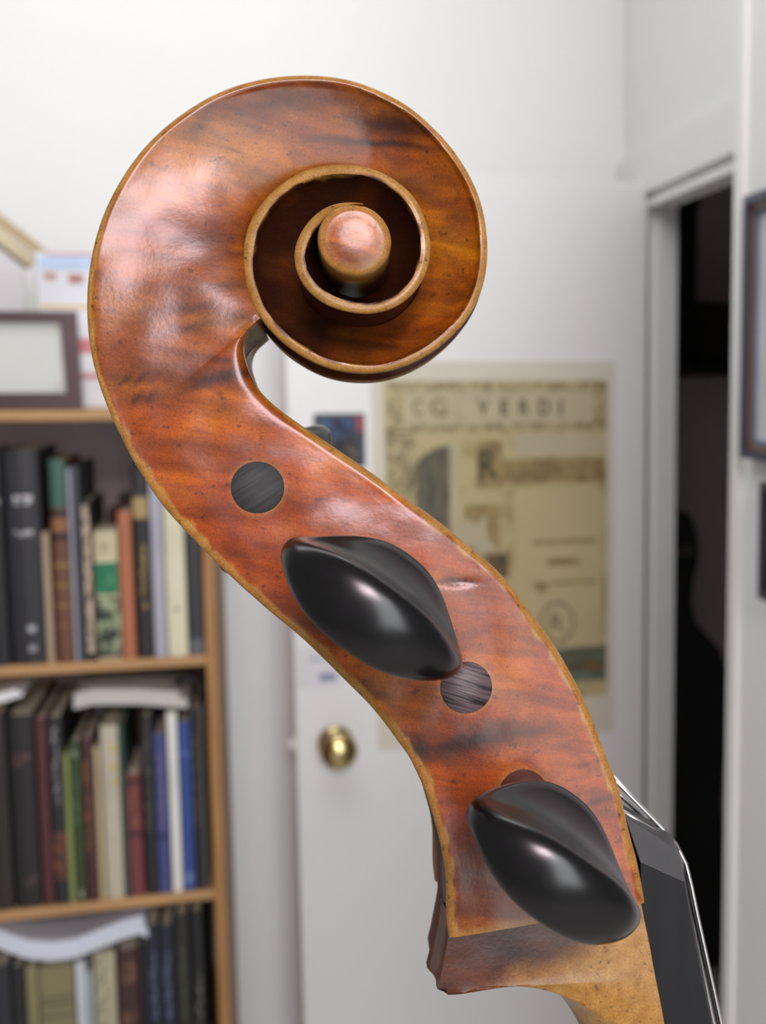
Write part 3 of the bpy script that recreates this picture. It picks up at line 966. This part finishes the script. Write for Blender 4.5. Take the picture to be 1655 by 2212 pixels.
# ---- outlines read as a drawing of the side view
B_PEG = [(970, 2027), (966, 1996), (961, 1875), (953, 1830), (937, 1769), (918, 1709), (900, 1668), (884, 1636), (861, 1604),
         (835, 1568), (797, 1522), (748, 1473), (700, 1425), (642, 1370), (593, 1330), (521, 1267), (460, 1209), (393, 1140),
         (345, 1085), (318, 1046), (278, 980), (252, 930)]
F_PEG = [(1397, 1952), (1388, 1902), (1379, 1859), (1364, 1805), (1350, 1745), (1340, 1704), (1321, 1653), (1304, 1612),
         (1278, 1540), (1242, 1467), (1193, 1383), (1145, 1318), (1100, 1258), (1066, 1222), (1017, 1182), (969, 1141),
         (921, 1105), (872, 1071), (800, 1018), (746, 981), (685, 940), (649, 916), (596, 877), (566, 849), (543, 815),
         (529, 780), (522, 745), (530, 718), (546, 702)]
SPIRAL = [(278, 980), (246, 916), (224, 856), (210, 824), (196, 773), (187, 681), (186, 635), (189, 589), (196, 555), (213, 483),
          (230, 440), (251, 401), (280, 355), (307, 319), (343, 282), (392, 244), (452, 205), (500, 185), (549, 171), (597, 163),
          (657, 159), (705, 162), (742, 166), (788, 180), (835, 200), (893, 234), (930, 268), (966, 304), (1001, 353), (1025, 396),
          (1043, 447), (1052, 502), (1054, 551), (1048, 600), (1032, 650), (1001, 699), (965, 735), (917, 770), (869, 792),
          (821, 804), (771, 805), (722, 798), (685, 786), (649, 766), (613, 742), (584, 713), (562, 687), (545, 658), (532, 624),
          (525, 585), (524, 547), (528, 513), (542, 471), (568, 432), (604, 398), (645, 372), (693, 356), (730, 353), (766, 354),
          (802, 361), (838, 377), (874, 402), (900, 430), (917, 466), (928, 502), (931, 535), (929, 556), (920, 590), (900, 624),
          (869, 653), (833, 670), (797, 676), (760, 673), (723, 664), (697, 652), (673, 634), (654, 612), (640, 583), (635, 554),
          (640, 522), (652, 496), (673, 469), (708, 444), (734, 437), (766, 437)]
EC = np.array([766.0, 517.0])
E0 = np.array([762.0, 525.0])


def polar(p):
    d = np.array(p, float) - E0
    return math.degrees(math.atan2(-d[1], d[0])), float(np.hypot(*d))


ts, rs = [], []
prev = None
for p in SPIRAL:
    a, r = polar(p)
    t = 180 - a
    if prev is None:
        t = t - 360 if t > 180 else t
    else:
        while t < prev - 180:
            t += 360
        while t > prev + 180:
            t -= 360
    prev = t
    ts.append(t)
    rs.append(r)
# the eye of the scroll carries the line on as a circle
for t in np.arange(ts[-1] + 15, 1290, 15):
    a = math.radians(180 - t)
    d = np.array([math.cos(a), -math.sin(a)])
    # ray from E0 to the circle round EC
    oc = E0 - EC
    bq = oc.dot(d)
    cq = oc.dot(oc) - 80.0 ** 2
    ts.append(t)
    rs.append(-bq + math.sqrt(bq * bq - cq))
ts, rs = np.array(ts), np.array(rs)
tf = np.arange(ts[0], ts[-1], 1.0)


def pchip(x, y, xq):
    h = np.diff(x)
    dl_ = np.diff(y) / h
    m = np.zeros_like(y)
    m[0], m[-1] = dl_[0], dl_[-1]
    m[1:-1] = (dl_[:-1] * h[1:] + dl_[1:] * h[:-1]) / (h[:-1] + h[1:])
    k = np.clip(np.searchsorted(x, xq) - 1, 0, len(x) - 2)
    s = (xq - x[k]) / h[k]
    return ((1 + 2 * s) * (1 - s) ** 2 * y[k] + s * (1 - s) ** 2 * h[k] * m[k]
            + s * s * (3 - 2 * s) * y[k + 1] + s * s * (s - 1) * h[k] * m[k + 1])


rf = pchip(ts, rs, tf)
kern = np.exp(-0.5 * (np.arange(-12, 13) / 5.0) ** 2)
kern /= kern.sum()
rf = np.convolve(np.pad(rf, 12, mode='edge'), kern, mode='valid')


def spiral(t):
    r = float(np.interp(t, tf, rf))
    a = math.radians(180 - t)
    return E0[0] + r * math.cos(a), E0[1] - r * math.sin(a)


WT = (np.array([-60, -39, -20, 0, 60, 120, 180, 240, 300, 360, 450, 540, 630, 720, 800, 1300.]),
      np.array([.0160, .0155, .0149, .0140, .0118, .0104, .0098, .0098, .0108, .0128, .0166, .0200, .0232, .0268, .0303, .0303]))
DT = (np.array([-60, -39, -24, -10, 10, 35, 90, 180, 270, 360, 450, 540, 630, 720, 810, 1300.]),
      np.array([.0002, .0002, .0003, .0009, .0023, .0036, .0044, .0050, .0064, .0092, .0110, .0122, .0122, .0116, .009, .009]))


def width(t):                                   # half width of the head along the coil
    return float(pchip(WT[0], WT[1], np.array([min(t, 1299.0)]))[0])


def dropf(t):
    return float(pchip(DT[0], DT[1], np.array([min(t, 1299.0)]))[0])


def resample(pts, n):
    p = np.array(pts, float)
    s = np.concatenate([[0], np.cumsum(np.hypot(*np.diff(p, axis=0).T))])
    q = np.linspace(0, s[-1], n)
    out = np.stack([pchip(s, p[:, 0], q), pchip(s, p[:, 1], q)], 1)
    kk = np.exp(-0.5 * (np.arange(-3, 4) / 1.3) ** 2)
    kk /= kk.sum()
    sm = np.stack([np.convolve(np.pad(out[:, i], 3, mode='edge'), kk, mode='valid') for i in (0, 1)], 1)
    sm[0], sm[-1] = out[0], out[-1]
    return sm


T0, T1 = -39.0, 826.0
NP = 210
bp_, fp_ = list(B_PEG), list(F_PEG)
bp_[-1] = spiral(T0)
fp_[-1] = spiral(T0 + 360)
Bq, Fq = resample(bp_, NP), resample(fp_, NP)
# ribs of the peg box should stay roughly square to its run: warp the matching
rings = []                                      # (B px, F px, w_B, w_F, drop, cavity, is_coil, t)
for i in range(NP):
    s = i / (NP - 1)
    w = float(np.interp(s, [0, .1, .3, .55, .8, 1], [.0250, .0245, .0225, .0196, .0170, .0155]))
    # front edge advances slower near the throat
    sf = s
    j = sf * (NP - 1)
    fpx = Fq[int(round(j))]
    cav = float(np.interp(s, [0, .04, .12, .7, .86, .95, 1], [.30, .45, .55, .50, .30, .08, 0]))
    rings.append((tuple(Bq[i]), tuple(fpx), w, w, 0.0002, cav, False, -40 - 200 * (1 - s)))
for t in np.arange(T0 + 1.5, T1, 1.6):
    rings.append((spiral(t), spiral(t + 360), width(t), width(t + 360), dropf(t), 0.0, True, t))

STAINS = [  # x, y, slope, half length, half width, depth
    (1010, 1602, -.20, 150, 26, .85), (900, 1622, -.2, 70, 30, .8), (1120, 1580, -.1, 90, 14, .5), (480, 812, -.16, 95, 11, .85),
    (440, 828, -.3, 60, 9, .7), (290, 818, -.2, 75, 9, .75), (310, 862, -.25, 55, 9, .7), (380, 672, -.10, 110, 9, .65),
    (470, 622, -.05, 80, 7, .5), (420, 706, -.16, 110, 10, .6), (500, 690, -.1, 60, 12, .5), (430, 556, -.03, 110, 9, .5),
    (450, 520, 0, 90, 14, .55), (470, 776, -.1, 60, 8, .4), (850, 272, .08, 130, 24, .75), (830, 308, .08, 150, 8, .85),
    (700, 296, -.1, 60, 6, .6), (600, 222, -.12, 170, 24, .55), (430, 268, -.5, 60, 16, .45), (760, 215, .1, 110, 16, .35),
    (900, 400, .05, 60, 22, .3), (980, 470, 0, 40, 10, .35), (1000, 640, -.3, 60, 14, .3), (990, 1255, .06, 42, 5, .9),
    (1020, 1258, -.1, 14, 6, .8), (345, 960, -.1, 60, 10, .3), (560, 960, -.1, 60, 9, .25), (700, 1240, .5, 60, 14, .2),
    (520, 1200, .5, 80, 12, .3), (640, 1330, .6, 80, 16, .35), (820, 1500, .6, 70, 14, .3), (1260, 1650, -.3, 22, 4, .8),
    (1300, 1640, -.3, 16, 4, .8), (1285, 1735, -.3, 32, 6, .6), (960, 1420, 0, 60, 12, .15), (1010, 1860, .3, 60, 120, .45),
    (990, 1960, .2, 60, 60, .35), (640, 500, 0, 70, 16, .4), (700, 420, -.1, 70, 18, .55), (860, 560, 0, 40, 16, .5),
    (620, 560, 0, 40, 12, .4), (720, 720, 0, 130, 12, .55), (800, 750, -.1, 110, 10, .6), (640, 690, .3, 60, 16, .4)]
HOLES = [(557, 1053, 57), (1008, 1485, 55), (1131, 1717, 57)]
NN, NB = 54, 14                                 # samples on the near cheek and round the back


def fn(x, y, sc):
    return noise.noise(Vector((x * sc, y * sc, 3.7)))


ringsV, tones, nearpts = [], [], []
nr = len(rings)
Bl = [L(r[0][0], r[0][1], r[2]) for r in rings]
ring_n = []
for i, (bpx, fpx, wB, wF, drop, cav, coil, t) in enumerate(rings):
    B = Bl[i]
    F = L(fpx[0], fpx[1], wF)
    if coil:
        # base of the next turn, a touch inside its edge
        c0 = L(EC[0], EC[1], wF)
        F = c0 + (F - c0) * (1 - 0.025 * min(1.0, (t - T0) / 40.0))
    Bv, Fv = np.array((B.x, B.y)), np.array((F.x, F.y))
    ln = float(np.hypot(*(Fv - Bv)))
    dirv = (Fv - Bv) / max(ln, 1e-9)
    a_, b_ = Bl[max(0, i - 1)], Bl[min(nr - 1, i + 1)]
    tg = np.array((b_.x - a_.x, b_.y - a_.y))
    tg /= max(np.hypot(*tg), 1e-9)
    nrm = np.array((-tg[1], tg[0]))
    if nrm.dot(dirv) > 0:
        nrm = -nrm
    CH = 0.0016 if coil else 0.0014
    CH = min(CH, ln * 0.3)
    PLW = float(np.interp(t, [0, 250, 360], [.0018, .0019, .0025])) if coil else 0.0018
    near = []
    # denser sampling near both edges
    fr_ = [0.5 - 0.5 * math.cos(math.pi * k / (NN - 1)) for k in range(NN)]
    for f in fr_:
        d = f * ln
        e = ln - d
        u = min(1.0, d / CH)
        z = wB - 0.0013 * (1 - math.sqrt(max(0.0, 1 - (1 - u) ** 2)))
        if d > PLW:
            h = (d - PLW) / max(1e-6, ln - PLW)
            z -= drop * (0.45 * h + 0.55 * (1 - (1 - h) ** 3))
            if coil and t > 40:
                z -= 0.0007 * min(1.0, (t - 40) / 60.0) * min(1.0, (d - PLW) / 0.0008)
        if coil:
            z -= float(np.interp(t, [-39, -15, 30, 120, 200], [0, .0018, .0034, .0022, .0012])) * math.exp(-e / 0.0032) * min(1.0, d / 0.004)
        if not coil:
            u2 = min(1.0, e / 0.0022)
            rim = min(1.0, (-40 - t) / 10.0)
            z -= 0.0020 * rim * (1 - math.sqrt(max(0.0, 1 - (1 - u2) ** 2)))
            # gently crowned cheek
            z += 0.0006 * math.sin(math.pi * f) * min(1.0, max(0.0, (-40 - t) / 70.0))
        p = Bv + dirv * d
        # hand-carved waviness
        amp = 0.00028 * min(1.0, d / 0.003) * min(1.0, e / 0.003)
        z += amp * (noise.noise(Vector((p[0] * 60, p[1] * 60, 1.3))) + 0.6 * noise.noise(Vector((p[0] * 140, p[1] * 140, 7.1))))
        x_, y_ = to_px((p[0], p[1], z))
        # a chip in the cheek
        cd_ = ((x_ - 988 + (y_ - 1256) * 0) / 42.0) ** 2 + ((y_ - 1257) / 6.0) ** 2
        if not coil and cd_ < 4:
            z -= 0.0004 * math.exp(-cd_)
        near.append((p[0], p[1], z))
    zF = near[-1][2]
    K_ = []
    zin = max(0.002, min(zF - 0.002, wB - 0.0075))
    C = Fv + (Bv - Fv) * cav
    if coil:
        K_ = [(Fv[0], Fv[1], zF * q) for q in (0.6, 0.2, -0.2, -0.6)]
    else:
        # top rim of the box wall, then down the inside wall
        K_ = [(Fv[0], Fv[1], zin), (C[0], C[1], zin - 0.001 * cav), (C[0], C[1], -zin + 0.001 * cav), (Fv[0], Fv[1], -zin)]
    far = [(x, y, -z) for (x, y, z) in reversed(near)]
    zb = near[0][2]
    back = []
    sc_ = 0.0022 * min(1.0, wB / 0.016)
    for k in range(1, NB):
        q = -1 + 2 * k / NB
        off = -sc_ * abs(math.sin(math.pi * q)) ** 0.9 + 0.0003 * math.exp(-(q / 0.12) ** 2)
        back.append((Bv[0] + nrm[0] * off, Bv[1] + nrm[1] * off, zb * q))
    ring = near + K_ + far + back
    ringsV.append(ring)
    # colours -----------------------------------------------------
    ton = []
    for k, (x, y, z) in enumerate(near):
        px, py = to_px((x, y, z))
        d = fr_[k] * ln
        e = ln - d
        n1 = fn(px, py, 0.035)
        n2 = fn(px, py, 0.012)
        we = 0.0017 * (1 + 0.5 * n1 + 0.35 * n2) if not coil else float(np.interp(t, [0, 250, 360], [.0011, .0014, .0020])) * (1 + 0.3 * n1 + 0.35 * n2)
        wear = 1 - min(1, max(0, (d - we) / 0.0005))
        wear *= 0.9 if coil else 0.8
        if not coil and t < -60:
            w2 = 0.0016 * (1 + 0.9 * n1 + 0.5 * n2) * min(1, (-60 - t) / 40)
            wear = max(wear, 0.85 * (1 - min(1, max(0, (e - w2) / 0.0006))))
        if not coil and i < 10:
            wear = max(wear, (1 - i / (3.0 + 1.5 * n1)) * 0.8) if i < 4 else wear
        for hx, hy, hr in HOLES:
            dd = math.hypot(px - hx, py - hy) - hr
            if dd < 10:
                wear = max(wear, 0.4 * (1 - max(0, dd) / 10.0))
        st = 0.0
        for sx, sy, sl, hl, hw, dp in STAINS:
            ddx, ddy = px - sx, py - sy
            if abs(ddx) > hl * 2.2:
                continue
            wob = 6 * n2 + 5 * n1
            v = (ddy - sl * ddx + wob) / (1.3 * hw * (1 + 0.5 * n1))
            g = math.exp(-(ddx / hl) ** 2 - v * v)
            st = max(st, dp * g)
        if coil:  # inner turns: darker varnish together with painted recess shade
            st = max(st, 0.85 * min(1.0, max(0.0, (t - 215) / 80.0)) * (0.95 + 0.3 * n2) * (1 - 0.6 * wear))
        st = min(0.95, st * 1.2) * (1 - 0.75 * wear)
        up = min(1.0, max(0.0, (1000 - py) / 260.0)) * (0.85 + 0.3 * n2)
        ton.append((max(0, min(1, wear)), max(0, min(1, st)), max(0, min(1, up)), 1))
    tones.append(ton + [(0.0, 0.75, 0.2, 1)] * 4 + list(reversed(ton)) + [(0.0, 0.8, 0.2, 1)] * (NB - 1))  # back and turn walls: dark brown, deepened to paint in coil shade

RN = len(ringsV[0])
verts = [p for r in ringsV for p in r]
faces = []
for i in range(nr - 1):
    a, b = i * RN, (i + 1) * RN
    for k in range(RN):
        k2 = (k + 1) % RN
        faces.append((a + k, a + k2, b + k2, b + k))
faces.append(tuple(range(RN)))
faces.append(tuple((nr - 1) * RN + k for k in range(RN)))
me = bpy.data.meshes.new('scroll_and_pegbox')
me.from_pydata(verts, [], faces)
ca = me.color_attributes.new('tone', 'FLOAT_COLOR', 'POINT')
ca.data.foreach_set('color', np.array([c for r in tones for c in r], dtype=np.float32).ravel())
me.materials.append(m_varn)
scroll = bpy.data.objects.new('scroll_and_pegbox', me)
COL.objects.link(scroll)
scroll.parent = cello
for p in me.polygons:
    p.use_smooth = True
bm = bmesh.new()
bm.from_mesh(me)
bmesh.ops.recalc_face_normals(bm, faces=bm.faces)
for e in bm.edges:
    if len(e.link_faces) == 2 and e.calc_face_angle(0) > math.radians(48):
        e.smooth = False
bm.to_mesh(me)
bm.free()
NEAR = np.array([p for r in ringsV for p in r[:NN]])


def cheek_z(px, py):
    z = 0.02
    for _ in range(3):
        q = L(px, py, z)
        k = np.argmin((NEAR[:, 0] - q.x) ** 2 + (NEAR[:, 1] - q.y) ** 2)
        z = float(NEAR[k, 2])
    return z


# ---- eyes of the scroll
def tone_attr(o, fnc):
    ca = o.data.color_attributes.new('tone', 'FLOAT_COLOR', 'POINT')
    ca.data.foreach_set('color', np.array([fnc(v.co) for v in o.data.vertices], dtype=np.float32).ravel())


for sg in (1, -1):
    c = L(EC[0], EC[1], 0.0308)
    rim_ = (L(EC[0] + 80, EC[1], 0.0308) - c).length
    prof = [(rim_ * 1.0, -0.024), (rim_ * 1.0, -0.0018), (rim_ * 0.985, -0.0010), (rim_ * 0.95, -0.0004), (rim_ * 0.88, 0.0), (rim_ * 0.76, 0.00005),
            (rim_ * 0.6, 0.0002), (rim_ * 0.4, 0.0004), (rim_ * 0.2, 0.0004), (rim_ * 0.03, 0.0004)]
    e = lathe('scroll_eye', prof, (c.x, c.y, sg * 0.0308), (0, 0, sg), m_varn, cello, 56)
    cc = Vector((c.x, c.y, 0))

    def tone(co, cc=cc, rim_=rim_):
        rr = (Vector((co.x, co.y, 0)) - cc).length / rim_
        n1 = noise.noise(Vector((co.x * 400, co.y * 400, 2)))
        ring = math.exp(-((rr - 0.93) / 0.16) ** 2) * (0.8 + 0.5 * n1)
        return (max(0, min(1, ring)), max(0, min(1, 0.15 + 0.4 * n1 if rr < 0.95 else 0.3)), 0.1, 1)
    tone_attr(e, tone)

# ---- pegs
def peg(hole, head_px, z_head, ang_px, sg, label=None, tipmat=None, shrink=1.0, hole_z=None):
    """hole: where the shaft leaves the cheek; head_px: middle of the thumb piece; sg=+1 near side"""
    zh = cheek_z(*hole) if hole_z is None else hole_z
    Hh = L(hole[0], hole[1], zh)
    if sg > 0:
        base = Hh
        hc = L(head_px[0], head_px[1], z_head)
        ax = (hc - base).normalized()
    else:
        ax = Vector((0.0, 0.0, -1.0))
        base = Vector((Hh.x, Hh.y, -zh))
        hc = base + ax * (z_head - zh)
    adir = Vector((ang_px[0], -ang_px[1], 0)).normalized()
    adir = (adir - ax * adir.dot(ax)).normalized()
    bdir = adir.cross(ax)
    if bdir.y < 0:
        bdir = -bdir
    AH, SH, TB = 0.0217 * shrink, 0.0168 * shrink, 0.0094 * shrink
    nphi = 72
    prof = []                                       # (r, q) r: radial share, q: share of edge thickness
    for k in range(9):
        prof.append((0.05 + 0.77 * k / 8, None))
    for k in range(1, 9):
        an = math.pi / 2 * k / 8
        prof.append((0.82 + 0.18 * math.sin(an), math.cos(an) ** 0.9 if k < 8 else 0.0))
    v, f = [], []
    full = [(r, q, 1) for r, q in prof] + [(r, q, -1) for r, q in reversed(prof[:-1])]
    for (r, q, sd) in full:
        for k in range(nphi):
            ph = 2 * math.pi * k / nphi
            ca_, sa = math.cos(ph), math.sin(ph)
            a = AH * ca_ * (1 - 0.10 * max(0, -sa))
            s = SH * sa * (1.0 if sa > 0 else 1.08)
            te = TB * (1 - 0.64 * (abs(ca_)) ** 2.6) * (1.0 - 0.20 * sa)
            if q is None:
                h = (r - 0.05) / 0.77
                bb = TB * 0.66 * (1 - h * h) + te * h * h
            else:
                bb = te * q
            P = hc + adir * (a * r) + ax * (s * r) + bdir * (bb * sd)
            v.append(P)
    nR = len(full)
    for i in range(nR - 1):
        for k in range(nphi):
            k2 = (k + 1) % nphi
            f.append((i * nphi + k, i * nphi + k2, (i + 1) * nphi + k2, (i + 1) * nphi + k))
    f.append(tuple(range(nphi)))
    f.append(tuple((nR - 1) * nphi + k for k in range(nphi)))
    o = mesh_obj('tuning_peg', v, f, m_ebony, cello, True)
    sd_ = (hc - base).dot(ax)
    rsh = 0.0060
    # collar and shaft
    lathe('peg_collar', [(0.001, sd_ - SH - 0.0025), (0.0066, sd_ - SH - 0.0025), (0.0074, sd_ - SH - 0.0010), (0.0072, sd_ - SH + 0.0012), (0.0062, sd_ - SH + 0.004), (0.005, sd_ - SH + 0.012)],
          base, ax, m_ebony, o, 40)
    if sg > 0:
        lathe('peg_shaft', [(0.001, -2 * zh + 0.001), (rsh * 0.9, -2 * zh + 0.001), (rsh, 0), (rsh, sd_ - SH - 0.002), (0.001, sd_ - SH - 0.002)], base, ax, m_shaft, o, 40)
    else:
        z_tip = 2 * zh + 0.0007
        lathe('peg_shaft', [(0.001, -z_tip - 0.0), (rsh * 0.98, -z_tip), (rsh, -z_tip + 0.0003), (rsh, sd_ - SH - 0.002), (0.001, sd_ - SH - 0.002)], base, ax, tipmat, o, 56)
    if label:
        o['label'] = label
    return o


peg((832, 1258), (806, 1312), 0.058, (383, 285), 1)
peg((1131, 1719), (1196, 1866), 0.062, (375, 285), 1)
peg((557, 1053), None, 0.050, (0.56, -0.83), -1, tipmat=m_tip_a, shrink=1.16)
peg((1008, 1485), None, 0.058, (0.6, 0.8), -1, tipmat=m_tip_b)

# ---- neck root and neck
NL = [(975, 1960), (968, 2027), (962, 2060), (955, 2095), (949, 2125), (942, 2144), (945, 2156), (969, 2144), (1005, 2126), (1053, 2114),
      (1102, 2108), (1138, 2111), (1174, 2126), (1210, 2150), (1242, 2187), (1258, 2213), (1290, 2290), (1325, 2420), (1400, 2720)]
NRt = [(1380, 1925), (1384, 1946), (1387, 1962), (1389, 1972), (1391, 1982), (1393, 1992), (1395, 2002), (1398, 2014), (1400, 2026),
       (1403, 2040), (1406, 2056), (1409, 2074), (1413, 2096), (1418, 2122), (1426, 2160), (1434, 2205), (1450, 2290), (1475, 2420), (1533, 2720)]
nL, nRr = resample(NL, 110), resample(NRt, 110)
NK = 26
vv, tn = [], []
m_ = 110
for i in range(m_):
    lp, rp = nL[i], nRr[i]
    # share of the flat chin (square back edge) against the rounded neck
    arc = i / (m_ - 1)
    px_, py_ = lp
    chin = 1.0 if (px_ < 972 and py_ < 2140) else 0.0
    if px_ < 972 and py_ >= 2140:
        chin = max(0.0, 1 - (py_ - 2140) / 14.0)
    if px_ >= 952 and py_ > 2125:
        chin = 0.0
    zfront = 0.0158
    zback = 0.019 if chin > 0 else 0.0035
    zsil = float(np.interp(px_, [960, 1060, 1140, 1210, 1258], [.018, .0145, .0095, .0055, .0035]))
    P0, P1 = L(lp[0], lp[1], max(zsil, 0.019 * chin)), L(rp[0], rp[1], zfront)
    row = []
    for k in range(NK):
        f = k / (NK - 1)
        q = f ** 1.3
        fr2 = float(np.interp(px_, [944, 1000, 1060, 1140, 1210, 1258], [.05, .10, .16, .38, .8, 1.0]))
        rnd = math.sqrt(max(0, 1 - (1 - min(1.0, f / fr2)) ** 2.2))
        zfull = zfront + (0.019 - zfront) * (1 - f) * float(np.interp(px_, [1000, 1200], [1, 0]))
        zr = 0.0035 + (zfull - 0.0035) * rnd if chin < 1 else None
        zc_ = zback + (zfront - zback) * f
        z = zc_ * chin + (zr if zr is not None else 0) * (1 - chin)
        p = P0.lerp(P1, f)
        row.append((p.x, p.y, z))
    tr = []
    for (x, y, z) in row:
        px, py = to_px((x, y, z))
        n1, n2 = fn(px, py, 0.03), fn(px, py, 0.012)
        # bare pale wood of the neck fading in below the varnish
        g = ((px - 1160) * 0.55 + (py - 2060) * 0.85) / 80.0 + 0.5 * n2 + 0.15 * n1
        wear = min(1, max(0, g))
        tr.append((wear * 0.86, (0.74 + 0.2 * n2) * (1 - wear) + 0.10 * wear * max(0, 0.5 + n1), 0.2 + 0.5 * wear, 1))
    far = [(x, y, -z) for (x, y, z) in reversed(row)]
    bk, bt = [], []
    dv = Vector((P0.x - P1.x, P0.y - P1.y, 0)).normalized()
    for k in range(1, 10):
        q = -1 + 2 * k / 10
        off = 0.0015 * chin * (math.exp(-(q / 0.35) ** 2)) - 0.0012 * chin * abs(math.sin(math.pi * q)) + 0.0012 * (1 - chin) * (1 - q * q)
        bk.append((row[0][0] + dv.x * off, row[0][1] + dv.y * off, row[0][2] * q))
        bt.append((0.0, 0.62, 0.2, 1) if chin > 0.1 else tr[0])
    vv.append(row + far + bk)
    tn.append(tr + list(reversed(tr)) + bt)
RN2 = len(vv[0])
nf = []
for i in range(m_ - 1):
    a, b = i * RN2, (i + 1) * RN2
    for k in range(RN2):
        k2 = (k + 1) % RN2
        nf.append((a + k, a + k2, b + k2, b + k))
nf += [tuple(range(RN2)), tuple((m_ - 1) * RN2 + k for k in range(RN2))]
me2 = bpy.data.meshes.new('neck')
me2.from_pydata([p for r in vv for p in r], [], nf)
c2 = me2.color_attributes.new('tone', 'FLOAT_COLOR', 'POINT')
c2.data.foreach_set('color', np.array([c for r in tn for c in r], dtype=np.float32).ravel())
me2.materials.append(m_varn)
neck = bpy.data.objects.new('neck', me2)
COL.objects.link(neck)
neck.parent = cello
neck['label'] = 'pale worn neck root below the varnished peg box'
bm = bmesh.new()
bm.from_mesh(me2)
bmesh.ops.recalc_face_normals(bm, faces=bm.faces)
bm.to_mesh(me2)
bm.free()
auto_smooth(neck, 50)

# ---- nut, fingerboard, strings
def loft(name, outline, widths, mat, crown=0.0, parent=cello, rot=None):
    """outline in the side view; solid between -w and +w with a crowned playing side"""
    zs = [-1, -0.93, -0.6, -0.2, 0.2, 0.6, 0.93, 1]
    v, f = [], []
    n = len(outline)
    for q in zs:
        for (px, py, cr), w in zip(outline, widths):
            p = L(px, py, widths[0])
            lift = crown * cr * (1 - q * q)
            v.append((p.x + CRN.x * lift, p.y + CRN.y * lift, w * q))
    for i in range(len(zs) - 1):
        for k in range(n):
            k2 = (k + 1) % n
            f.append((i * n + k, i * n + k2, (i + 1) * n + k2, (i + 1) * n + k))
    f += [tuple(range(n)), tuple((len(zs) - 1) * n + k for k in range(n))]
    o = mesh_obj(name, v, f, mat, parent)
    auto_smooth(o, 30)
    return o


fa, fb = L(1478, 1909, .0158), L(1537, 2211, .0158)
fd = (fb - fa).normalized()
CRN = Vector((-fd.y, fd.x, 0))
if CRN.x < 0:
    CRN = -CRN
m_fb = plain('fingerboard_ebony', srgb(24, 24, 25), 0.5, 0.25, 200, bump=0.08, stretch=(1, 0.12, 1), spec=0.2)
m_nut = plain('nut_ebony', srgb(40, 39, 41), 0.45, 0.2, 200, bump=0.05)
loft('fingerboard', [(1384, 1864, 0), (1478, 1906, 1), (1495, 2000, 1), (1512, 2090, 1), (1537, 2211, 1), (1640, 2720, 1), (1534, 2720, 0), (1434.5, 2211, 0), (1387, 1962, 0)],
     [.0158] * 9, m_fb, 0.003)
loft('nut', [(1352, 1766, 0), (1364, 1773, .2), (1437, 1819, .8), (1452, 1829, 1), (1466, 1848, 1), (1477, 1880, 1), (1478, 1905.5, 1), (1384, 1863, 0)],
     [.0162] * 8, m_nut, 0.0028)
NPT = [(1448, 1822), (1462, 1840), (1476, 1868), (1487, 1912), (1500, 1975), (1552, 2212), (1660, 2700)]
for k, (z, st_, rad) in enumerate(((.0098, (1320, 1738), .00052), (.0034, (1300, 1655), .00045), (-.0034, (1270, 1610), .0006), (-.0098, (1310, 1690), .0007))):
    lift = 0.0026 * (1 - (z / .0158) ** 2)
    pts_ = []
    s0 = L(st_[0], st_[1], .0098)
    for j, (x, y) in enumerate(NPT):
        p = L(x, y, .0098)
        pts_.append(Vector((p.x, p.y, z)) + CRN * (lift - 0.0009))
    pts_ = [Vector((s0.x, s0.y, z * 0.8))] + pts_
    # smooth
    ptsm = []
    for a, b in zip(pts_[:-1], pts_[1:]):
        ptsm += [a, a.lerp(b, .5)]
    ptsm.append(pts_[-1])
    tube('string', ptsm, rad, m_steel, cello, 10)
